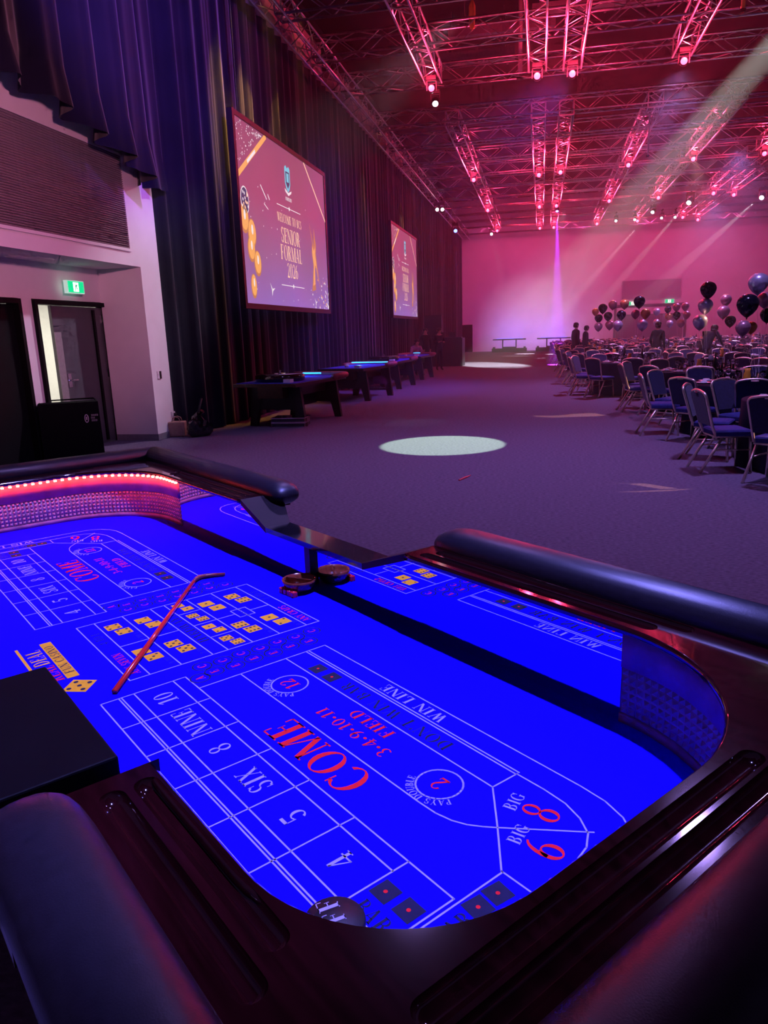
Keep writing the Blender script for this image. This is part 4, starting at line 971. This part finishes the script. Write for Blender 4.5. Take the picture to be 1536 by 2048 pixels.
# red scrap on the carpet
sc_ = thing('streamer', 'small red streamer lying on the open carpet', 'streamer', (-.80,7.9,.004)); MB().tube([(-.05,-.12,.0),(0,.0,.006),(.03,.10,.0),(.05,.16,.004)],.012,6,True,[.012,.014,.010,.004]).build('ribbon', mat('red_ribbon',(.85,.10,.12),.5,noise=.1), sc_)

# ------------------------------------------------------------------ banquet chairs
def rounded_back(hw, z0, z1, arch, n=10, inset=0.):
    pts = [(-hw*.88+inset, z0+inset), (hw*.88-inset, z0+inset)]
    top = [((hw-inset)*math.cos(a), 0) for a in (0,)]
    r = .055
    out = [(hw*.88-inset, z0+inset), (hw-inset, z1-r)]
    for i in range(1,5): a = PI/2*i/5; out.append((hw-r+ (r-inset)*math.cos(a), z1-r+(r-inset)*math.sin(a)))
    for i in range(7):
        x = (hw-r)*(1-2*i/6); out.append((x, z1-inset+arch*(1-(x/(hw-r))**2)))
    for i in range(4,0,-1): a = PI/2*i/5; out.append((-(hw-r+(r-inset)*math.cos(a)), z1-r+(r-inset)*math.sin(a)))
    out += [(-hw+inset, z1-r), (-hw*.88+inset, z0+inset)]
    return out
def back_y(z): return -.205 - .13*(z-.45)/.43      # back leans away
def make_chair(simple=False):
    parts = []
    HW = .215
    # seat
    s = MB()
    if simple: s.box(-.20,.20,-.19,.21,.40,.47)
    else:
        for (k,z) in ((.94,.395),(1,.41),(1,.445),(.95,.465),(.80,.475)): pass
        ring = lambda k,z: [(-.205*k,-.19*k+.01,z),(.205*k,-.19*k+.01,z),(.215*k,.20*k+.01,z),(-.215*k,.20*k+.01,z)]
        L = [ring(.96,.398),ring(1,.41),ring(1,.445),ring(.94,.462),ring(.75,.472)]
        s.add([p for r in L for p in r], [(0,3,2,1)]+[(i*4+k,i*4+(k+1)%4,i*4+4+(k+1)%4,i*4+4+k) for i in range(4) for k in range(4)]+[(16,17,18,19)])
    parts.append(('seat', s, navy_seat))
    # back panel
    o = rounded_back(HW,.50,.865,.02,inset=.012); b = MB(); n = len(o)
    b.add([(x,back_y(z)-.018,z) for x,z in o]+[(x,back_y(z)+.022,z) for x,z in o], [tuple(range(n)),tuple(range(2*n-1,n-1,-1))]+[(i,n+i,n+(i+1)%n,(i+1)%n) for i in range(n)])
    parts.append(('backrest', b, navy))
    fr = rounded_back(HW,.50,.865,.02); N = 5 if simple else 7
    f = MB(); f.tube([(HW*.86,.05,.395),(HW*.86,-.14,.395),(HW*.87,back_y(.42)+.01,.42)]+[(x,back_y(z),z) for x,z in fr]+[(-HW*.87,back_y(.42)+.01,.42),(-HW*.86,-.14,.395),(-HW*.86,.05,.395)], .016, N)
    parts.append(('back_frame', f, gold_fr))
    hn = MB(); hn.box(-.045,.045,back_y(.872)-.022,back_y(.872)+.024,.858,.874); parts.append(('hand_grip', hn, chrome if not simple else gold_fr))
    sf = MB(); sf.tube([(-.185,.20,.392),(.185,.20,.392)],.012,N); sf.tube([(-.185,-.17,.392),(.185,-.17,.392)],.012,N); sf.tube([(-.185,-.17,.392),(-.185,.20,.392)],.012,N); sf.tube([(.185,-.17,.392),(.185,.20,.392)],.012,N)
    parts.append(('seat_frame', sf, gold_fr))
    for sx in (-1,1):
        parts.append(('leg', MB().tube([(sx*.185,.185,.395),(sx*.20,.215,.0)],.0155,N), gold_fr)); parts.append(('leg', MB().tube([(sx*.185,-.10,.395),(sx*.20,-.325,.0)],.0155,N), gold_fr))
        parts.append(('stretcher', MB().tube([(sx*.192,.20,.25),(sx*.193,-.185,.25)],.009,N), gold_fr))
    return parts
cp = make_chair()
chair0 = thing('banquet_chair', 'navy chair', 'chair', (0,0,-50))
for nm, mb, m in cp: mb.build(nm, m, chair0, nm in ('back_frame','seat_frame','leg','stretcher'))
sm_mb = MB(); mats_ = [navy_seat, navy, gold_fr]
for nm, mb, m in make_chair(True):
    sm_mb.cur = mats_.index(m); sm_mb.add(mb.v, mb.f)
chair_s = sm_mb.build('banquet_chair', mats_); chair_s.location = (0,0,-50)
used = {'a': False, 'b': False}
def put_chair(x, y, rz, label, group, near):
    if near:
        if not used['a']: o = chair0; used['a'] = True
        else: o = copy_tree(chair0)
    else:
        if not used['b']: o = chair_s; used['b'] = True
        else: o = chair_s.copy(); COL.objects.link(o)
    o.location = (x,y,0); o.rotation_euler = (0,0,rz); tag(o, label, 'chair', group)
    return o

# ------------------------------------------------------------------ round tables
def cloth_mesh(n=48, r=.91, h=.735):
    mb = MB(); rings = [(0,h),(r*.5,h),(r,h),(r*1.008,h-.012)]
    vs=[(0,0,h)]; fs=[]
    for (rr,z) in rings[1:]: vs += [(rr*math.cos(2*PI*i/n), rr*math.sin(2*PI*i/n), z) for i in range(n)]
    for (dz,amp) in ((.25,.02),(.5,.04),(.72,.055)):
        vs += [((r*1.01+amp*math.sin(i*2*PI*12/n))*math.cos(2*PI*i/n), (r*1.01+amp*math.sin(i*2*PI*12/n))*math.sin(2*PI*i/n), h-dz) for i in range(n)]
    for i in range(n): fs.append((0,1+i,1+(i+1)%n))
    for k in range(5):
        for i in range(n): fs.append((1+k*n+i,1+(k+1)*n+i,1+(k+1)*n+(i+1)%n,1+k*n+(i+1)%n))
    return mb.add(vs, fs)
cl_data = None
def lathe_data(name, prof, m, n=12):
    o = MB().lathe(prof, n); me = bpy.data.meshes.new(name); me.from_pydata(o.v,[],o.f); me.materials.append(m); me.polygons.foreach_set('use_smooth',[True]*len(me.polygons)); return me
wine_d = lathe_data('wine_glass', [(.032,0),(.032,.003),(.005,.008),(.004,.075),(.022,.09),(.036,.125),(.037,.155),(.031,.195),(.029,.195),(.035,.155),(.034,.127),(.02,.093),(0,.088)], glass_m, 14)
tumbler_d = lathe_data('tumbler', [(.028,0),(.034,.11),(.032,.11),(.026,.006),(0,.006)], glass_m, 12)
plate_d = lathe_data('side_plate', [(.0,0),(.06,0),(.105,.014),(.105,.018),(.06,.006),(0,.006)], porcelain, 20)
napkin_mb = MB().hexa([(-.05,-.05,0),(.05,-.05,0),(.05,.05,0),(-.05,.05,0)],[(-.03,-.035,.035),(.03,-.035,.035),(.03,.035,.035),(-.03,.035,.035)])
nap_d = bpy.data.meshes.new('napkin'); nap_d.from_pydata(napkin_mb.v,[],napkin_mb.f); nap_d.materials.append(porcelain)
jug_d = lathe_data('juice_jug', [(.045,0),(.052,.02),(.05,.12),(.035,.17),(.042,.21),(.04,.21),(.0,.18)], juice, 14)
bot_d = lathe_data('wine_bottle', [(.037,0),(.037,.18),(.03,.205),(.014,.235),(.014,.30),(0,.30)], wine_b, 12)
leg_d = lathe_data('pedestal', [(.25,0),(.25,.02),(.04,.06),(.04,.72)], blackm, 12)
def inst(name, data, loc, label=None, cat=None, group=None, parent=None, rz=0):
    o = bpy.data.objects.new(name, data); COL.objects.link(o); o.location = loc; o.rotation_euler=(0,0,rz)
    if parent: o.parent = parent
    return tag(o, label, cat, group)
POS = ['at hall side','at hall side, beyond','facing camera, off aisle','facing camera, aisle end','at aisle side, beyond','at aisle side','at aisle side, nearer camera','back to camera, aisle end','back to camera, off aisle','at hall side, nearer camera']
ROWS = {
 'aisle row': [(3.15,8.85,14),(3.02,11.45,2),(3.0,14.65,4),(2.2,18.45,10),(2.15,21.75,6),(2.0,25.0,12),(2.05,28.2,3),(2.05,31.4,8),(2.0,34.6,5),(2.0,37.8,11),(2.1,41.0,7)],
 'second row': [(5.15,17.0,5),(4.65,20.4,12),(4.9,23.6,2),(4.6,26.8,8),(4.6,30.0,4),(4.8,33.2,14),(4.8,36.4,1),(4.9,39.6,9),(5.0,42.8,6)],
 'third row': [(7.6,25.2,9),(7.4,28.4,2),(7.4,31.6,7),(7.5,34.8,11),(7.6,38.0,3),(7.7,41.2,8)],
 'fourth row': [(10.2,33.2,4),(10.2,36.4,8),(10.3,39.6,2),(10.4,42.8,9)],
 'fifth row': [(12.9,43.5,3)]}
def in_view(x, y): return x < .283*y + .35
WT = ['nearest']+[ordinal(i) for i in range(1,14)]
cl_o = cloth_mesh(); cl_me = bpy.data.meshes.new('tablecloth'); cl_me.from_pydata(cl_o.v,[],cl_o.f); cl_me.materials.append(cloth_dark); cl_me.polygons.foreach_set('use_smooth',[True]*len(cl_me.polygons))
top_d = lathe_data('table_top', [(0,.70),(.89,.70),(.90,.71),(.90,.722),(0,.722)], black_matte, 32)
rnd = random.Random(21)
for rn, lst in ROWS.items():
    for k, (x, y, a0) in enumerate(lst):
        ph = f'{WT[k]} table in {rn}'
        if not in_view(x-.9, y): continue
        t = thing('round_table', f'round banquet table under the dark cloth, {ph}', 'table', (x,y,0), 0, 'round banquet tables')
        inst('table_top', top_d, (0,0,0), parent=t); inst('pedestal', leg_d, (0,0,0), parent=t)
        inst('tablecloth', cl_me, (x,y,0), f'dark floor-length cloth over the {ph}', 'tablecloth', 'dark tablecloths', rz=rnd.uniform(0,6))
        near = y < 20.6
        for c in range(10):
            a = math.radians(a0 + 36*c); R = 1.20 + rnd.uniform(-.05,.06)
            cx, cy = x+R*math.cos(a), y+R*math.sin(a)
            if not in_view(cx-.25, cy): continue
            b = int(round(((math.degrees(a)) % 360)/36)) % 10
            put_chair(cx, cy, a+PI/2+rnd.uniform(-.10,.10), f'navy banquet chair {POS[b]} of {ph}', 'navy banquet chairs', near)
        zt = .7355; ns = 10 if near else 6
        for c in range(ns):
            a = math.radians(a0 + 360/ns*c); ca, sa = math.cos(a), math.sin(a)
            if not in_view(x+.66*ca, y+.66*sa): continue
            pz = POS[int(round(((math.degrees(a)) % 360)/36)) % 10]
            if near or c % 2 == 0: inst('side_plate', plate_d, (x+.70*ca, y+.70*sa, zt), f'white plate {pz} of {ph}', 'plate', f'plates on the {ph}')
            inst('wine_glass', wine_d, (x+.50*ca-.10*sa, y+.50*sa+.10*ca, zt), f'stemmed wine glass {pz} of {ph}', 'glass', f'wine glasses on the {ph}')
            if near: inst('tumbler', tumbler_d, (x+.46*ca+.02*sa, y+.46*sa-.02*ca, zt), f'straight tumbler {pz} of {ph}', 'glass', f'tumblers on the {ph}')
            if c % 2 or near: inst('napkin', nap_d, (x+.70*ca, y+.70*sa, zt+(.007 if near or c%2==0 else .0)), f'folded white napkin {pz} of {ph}', 'napkin', f'napkins on the {ph}', rz=a)
        inst('juice_jug', jug_d, (x-.16, y-.18, zt), f'orange juice jug on the {ph}', 'jug', 'juice jugs')
        inst('wine_bottle', bot_d, (x+.12, y-.14, zt), f'dark bottle standing on the {ph}', 'bottle', 'bottles on the tables')
        if k % 2 == 0:
            cd = thing('menu_stand', f'white oval table-number card on the {ph}', 'card', (x+.02,y-.25,zt), 0, 'table number cards')
            inst('card', lathe_data('card', [(0,-.003),(.05,-.003),(.05,.003),(0,.003)], porcelain, 14) if 'card_m' not in globals() else card_m, (0,0,.23), parent=cd).rotation_euler = (PI/2,0,0)
            inst('stem', lathe_data('stem', [(.03,0),(.03,.005),(.003,.01),(.003,.18)], chrome, 8), (0,0,0), parent=cd)

# ------------------------------------------------------------------ balloons
BAL = [(2.96,11.5,2.1,.139,'s'),(2.82,11.4,1.81,.15,'k'),(3.12,11.7,1.88,.109,'p'),(3.22,11.9,1.67,.102,'k'),(2.76,11.3,1.5,.104,'p'),(2.94,11.6,1.5,.083,'c'),(4.72,17.0,1.61,.121,'p'),
(2.93,14.6,2.16,.144,'k'),(2.9,14.6,1.88,.133,'s'),(4.1,20.25,1.98,.099,'p'),(2.81,14.5,1.6,.132,'s'),
(4.53,20.4,2.12,.137,'p'),(4.47,20.3,1.83,.155,'p'),(4.67,20.4,1.60,.137,'k'),(6.9,25.3,1.96,.12,'p'),
(2.21,18.4,2.1,.134,'k'),(2.36,18.4,1.83,.115,'c'),(2.15,18.5,1.83,.103,'p'),(2.29,18.3,1.58,.127,'s'),(2.22,21.7,2.15,.128,'c'),(2.15,21.7,1.86,.128,'k'),(2.06,21.6,1.58,.135,'s'),
(1.67,24.9,2.02,.112,'c'),(1.79,25.1,1.82,.13,'k'),(1.90,25.0,2.12,.147,'k'),(2.20,25,2.22,.140,'p'),(2.06,24.85,1.87,.136,'k'),(2.12,24.9,1.60,.14,'p'),(1.77,24.8,1.56,.135,'s'),
(4.23,29.9,2.03,.135,'s'),(4.63,29.9,2.10,.130,'k'),(4.68,30.0,1.84,.126,'c'),(4.71,29.8,1.58,.13,'s'),(4.26,30,1.64,.125,'s'),
(4.40,26.7,2.11,.13,'p'),(4.68,26.7,2.12,.13,'p'),(4.42,26.7,1.84,.13,'k'),(4.75,26.8,1.85,.13,'p'),(4.56,26.6,1.58,.13,'p')]
bmats = {'s': mat('silver_foil',(.75,.72,.85),.28,.55,noise=.05,nscale=4), 'k': mat('black_latex',(.012,.010,.018),.15,noise=.2,nscale=4), 'p': mat('rose_foil',(.60,.30,.36),.3,.45,noise=.05,nscale=4), 'c': mat('copper_foil',(.85,.38,.12),.28,.5,noise=.05,nscale=4)}
bprof = [(.0,-1.28),(.05,-1.27),(.07,-1.20),(.03,-1.16),(.22,-1.02),(.52,-.78),(.80,-.42),(.96,0),(.98,.22),(.90,.52),(.70,.80),(.40,.97),(.15,1.03),(0,1.04)]
bdat = {c: lathe_data('balloon_skin', bprof, m, 20) for c, m in bmats.items()}
str_d = bpy.data.meshes.new('string'); _q = MB().tube([(0,0,0),(0,0,1)],1,4); str_d.from_pydata(_q.v,[],_q.f); str_d.materials.append(porcelain)
cname = {'s':'silver','k':'black','p':'rose','c':'copper'}
alltab = [(f'{WT[k]} table in {rn}',x,y) for rn,l in ROWS.items() for k,(x,y,_) in enumerate(l)]
cnt = {}
for (x,y,z,r,c) in BAL:
    ph, tx_, ty_ = min(alltab, key=lambda q:(q[1]-x)**2+(q[2]-y)**2)
    cnt.setdefault((ph,c), []).append((x,y,z,r))
for (ph,c), l in cnt.items():
    l.sort(key=lambda q:-q[2])
    tx_, ty_ = [(q[1],q[2]) for q in alltab if q[0]==ph][0]
    for i,(x,y,z,r) in enumerate(l):
        lab = f'shiny {cname[c]} balloon' + ('' if len(l)==1 else [', highest of its colour,',', second of its colour,',', third of its colour,',', lowest of its colour,'][min(i,3)]) + f' above the {ph}'
        b = thing('balloon', lab, 'balloon', (x,y,z), 0, 'balloons tied to the tables')
        o = inst('balloon_skin', bdat[c], (0,0,0), parent=b); o.scale=(r,r,r)
        e = Vector((tx_+rnd.uniform(-.05,.05), ty_+rnd.uniform(-.05,.05), .745)); s = Vector((x,y,z-1.27*r)); d = s-e
        o = inst('string', str_d, e-Vector((x,y,z)), parent=b); o.rotation_mode='QUATERNION'; o.rotation_quaternion = d.to_track_quat('Z','Y'); o.scale=(.002,.002,d.length)

# ------------------------------------------------------------------ people
def person(loc, rz, label, pose, body=suit, legs=suit, H=1.72):
    J = {'pel':(0,0,.95,.135),'spi':(0,0,1.12,.125),'che':(0,.0,1.33,.15),'nec':(0,.0,1.49,.055),'jaw':(0,.025,1.56,.068),'hea':(0,.01,1.64,.092),'top':(0,0,1.71,.07),'nos':(0,.112,1.62,.014)}
    for s, q in (('l',-1),('r',1)):
        J.update({'sh'+s:(q*.17,0,1.41,.068),'el'+s:(q*.22,-.02,1.13,.048),'wr'+s:(q*.22,.06,.89,.032),'pa'+s:(q*.22,.08,.82,.030),
                  'hi'+s:(q*.09,0,.88,.10),'kn'+s:(q*.10,.02,.50,.068),'an'+s:(q*.10,-.02,.09,.045),'to'+s:(q*.12,.14,.035,.032)})
    for k, v in pose.items(): J[k] = (*v, J[k][3]) if len(v)==3 else v
    for s, q in (('l',-1),('r',1)):
        p = Vector(J['pa'+s][:3]); w = Vector(J['wr'+s][:3]); d=(p-w).normalized(); sd = Vector((1,0,0)) if abs(d.x)<.8 else Vector((0,1,0)); sd=(sd-d*sd.dot(d)).normalized(); up=d.cross(sd)
        for i,(o,l) in enumerate(((-.024,.065),(-.008,.078),(.008,.074),(.022,.060))):
            a = p+d*.03+sd*o; J[f'f{i}a{s}']=(*a,.0095); b=a+d*l*.6-up*.01*q; J[f'f{i}b{s}']=(*b,.009); c=b+d*l*.35-up*.02*q; J[f'f{i}c{s}']=(*c,.008)
        a = p-d*.01+sd*.032*-q; J[f'f4a{s}']=(*a,.010); b=a+d*.035+sd*.02*-q; J[f'f4b{s}']=(*b,.0095)
    E = [('pel','spi'),('spi','che'),('che','nec'),('nec','jaw'),('jaw','hea'),('hea','top'),('hea','nos')]
    for s in 'lr':
        E += [('che','sh'+s),('sh'+s,'el'+s),('el'+s,'wr'+s),('wr'+s,'pa'+s),('pel','hi'+s),('hi'+s,'kn'+s),('kn'+s,'an'+s),('an'+s,'to'+s)]
        for i in range(4): E += [('pa'+s,f'f{i}a{s}'),(f'f{i}a{s}',f'f{i}b{s}'),(f'f{i}b{s}',f'f{i}c{s}')]
        E += [('pa'+s,f'f4a{s}'),(f'f4a{s}',f'f4b{s}')]
    K = list(J); me = bpy.data.meshes.new('person_body'); me.from_pydata([J[k][:3] for k in K], [(K.index(a),K.index(b)) for a,b in E], [])
    tmp = bpy.data.objects.new('tmp', me); COL.objects.link(tmp)
    tmp.modifiers.new('sk','SKIN'); sv = me.skin_vertices[0].data
    for i,k in enumerate(K): sv[i].radius = (J[k][3],)*2; sv[i].use_root = (k=='pel')
    ss = tmp.modifiers.new('ss','SUBSURF'); ss.levels = 1; ss.render_levels = 1
    dg = bpy.context.evaluated_depsgraph_get(); dg.update()
    nm = bpy.data.meshes.new_from_object(tmp.evaluated_get(dg)); bpy.data.objects.remove(tmp, do_unlink=True)
    nm.materials.clear()
    for q in (body, skin, legs, black_gloss): nm.materials.append(q)
    hp = [Vector(J[k][:3]) for k in ('jaw','hea','top','nos')]; ha = [Vector(J['pa'+s][:3]) for s in 'lr']; an = [Vector(J['to'+s][:3]) for s in 'lr']+[Vector(J['an'+s][:3])-Vector((0,0,.03)) for s in 'lr']
    kn = [(Vector(J['hi'+s][:3]),Vector(J['kn'+s][:3]),Vector(J['an'+s][:3])) for s in 'lr']; pel=Vector(J['pel'][:3])
    def dseg(p,a,b): t=max(0,min(1,(p-a).dot(b-a)/max(1e-9,(b-a).length_squared))); return (p-a-(b-a)*t).length
    for p in nm.polygons:
        c = p.center; p.use_smooth = True
        if min((c-h).length for h in hp) < .115: p.material_index = 1
        elif min((c-h).length for h in ha) < .085: p.material_index = 1
        elif min((c-h).length for h in an) < .075: p.material_index = 3
        elif min(min(dseg(c,a,b),dseg(c,b,d)) for a,b,d in kn) < .115: p.material_index = 2
    t = thing('person', label, 'person', loc, rz); t.scale = (H/1.78,)*3
    o = bpy.data.objects.new('body', nm); COL.objects.link(o); o.parent = t
    hc = Vector(J['hea'][:3]); hr = MB().lathe([(.098,-.02),(.102,.03),(.092,.07),(.06,.10),(0,.112)],14,(hc.x,hc.y-.012,hc.z)); hr.lathe([(.07,-.09),(.088,-.05),(.095,.0)],14,(hc.x,hc.y-.03,hc.z)); hr.build('hair', hair_m, t, True)
    for q in (-.032,.032): MB().lathe([(0,-.009),(.011,0),(0,.009)],8,(hc.x+q,hc.y+.083,hc.z+.005)).build('eye', hair_m, t)
    MB().box(hc.x-.022,hc.x+.022,hc.y+.072,hc.y+.088,hc.z-.066,hc.z-.060).build('mouth', hair_m, t)
    for q in (-1,1): MB().lathe([(0,-.03),(.014,-.015),(.016,.015),(0,.03)],8,(hc.x+q*.095,hc.y+.0,hc.z-.01)).build('ear', skin, t, True)
    return t
relaxed = {'wrl':(-.20,.10,.90),'pal':(-.19,.13,.84),'wrr':(.20,.10,.90),'par':(.19,.13,.84)}
hold = {'ell':(-.24,.02,1.14),'wrl':(-.12,.24,1.16),'pal':(-.07,.30,1.18),'elr':(.24,.02,1.14),'wrr':(.12,.24,1.16),'par':(.07,.30,1.18),'jaw':(0,.05,1.55),'hea':(0,.045,1.63),'top':(0,.03,1.70),'nos':(0,.14,1.60)}
person((1.30,29.85,0), math.radians(-60), 'man in dark suit before the end wall with his back turned', relaxed, H=1.78)
person((1.66,29.75,0), math.radians(-75), 'person in dark jacket holding a pale sheet before the end wall', hold, H=1.66)
sh = thing('paper_sheet', 'pale sheet held by person before the end wall', 'paper', (1.98,29.82,1.08)); MB().box(-.10,.10,-.14,.14,0,.004).build('sheet', porcelain, sh); MB().box(-.11,.11,-.15,.15,-.008,0).build('clipboard', porcelain, sh)
person((3.55,24.55,0), math.radians(-35), 'waiter in black standing among the tables, back turned', {**relaxed,'ell':(-.23,-.03,1.13)}, H=1.70)
bend = {'spi':(0,.10,1.10),'che':(0,.24,1.24),'nec':(0,.36,1.30),'jaw':(0,.43,1.33),'hea':(0,.46,1.40),'top':(0,.47,1.47),'nos':(0,.56,1.36)}
for s,q in (('l',-1),('r',1)): bend.update({'sh'+s:(q*.17,.28,1.28),'el'+s:(q*.22,.42,1.06),'wr'+s:(q*.16,.62,.98),'pa'+s:(q*.14,.70,.95)})
person((4.42,21.95,0), math.radians(-40), 'person in dark jacket bending over a table below balloons', bend, H=1.80)
sit = {'pel':(0,0,.55),'spi':(0,.05,.74),'che':(0,.14,.93),'nec':(0,.20,1.08),'jaw':(0,.25,1.14),'hea':(0,.25,1.22),'top':(0,.24,1.29),'nos':(0,.355,1.20)}
for s,q in (('l',-1),('r',1)): sit.update({'sh'+s:(q*.17,.15,1.01),'el'+s:(q*.24,.28,.78),'wr'+s:(q*.18,.48,.90),'pa'+s:(q*.16,.56,.92),'hi'+s:(q*.10,.04,.50),'kn'+s:(q*.13,.46,.50),'an'+s:(q*.13,.46,.10),'to'+s:(q*.14,.60,.035)})
sx_, sy_ = -4.62, 27.35
person((sx_,sy_,0), math.radians(-150), 'person in pale shirt seated at the fourth gaming table', sit, shirt_p, suit, 1.78)
stl = thing('bar_stool', 'dark stool under the seated person at fourth gaming table', 'stool', (sx_,sy_,0)); MB().lathe([(0,.38),(.17,.38),(.18,.41),(0,.42)],16).build('seat', black_matte, stl, True)
for k in range(4): a=PI/4+k*PI/2; MB().tube([(.10*math.cos(a),.10*math.sin(a),.38),(.17*math.cos(a),.17*math.sin(a),0)],.014,6).build('leg', blackm, stl)
person((-4.55,29.6,0), math.radians(-170), 'person in dark clothes standing behind seated person, nearer drape', relaxed, H=1.75)
person((-4.10,30.3,0), math.radians(-150), 'person in dark clothes standing beside control booth with bent arms', hold, H=1.76)

# ------------------------------------------------------------------ haze filling the hall
hm = bpy.data.materials.new('stage_haze'); hm.use_nodes = True
nt = hm.node_tree; nt.nodes.clear()
out = nt.nodes.new('ShaderNodeOutputMaterial'); vs_ = nt.nodes.new('ShaderNodeVolumeScatter')
vs_.inputs['Color'].default_value = (1,1,1,1); vs_.inputs['Density'].default_value = HAZE; vs_.inputs['Anisotropy'].default_value = .25
nt.links.new(vs_.outputs[0], out.inputs['Volume'])
hz = MB().box(-5.2, 19.5, 12.0, 54.95, .03, 10.3).build('haze', hm)
tag(hz, 'thin stage haze lit pink under the trusses', 'haze', kind='stuff')
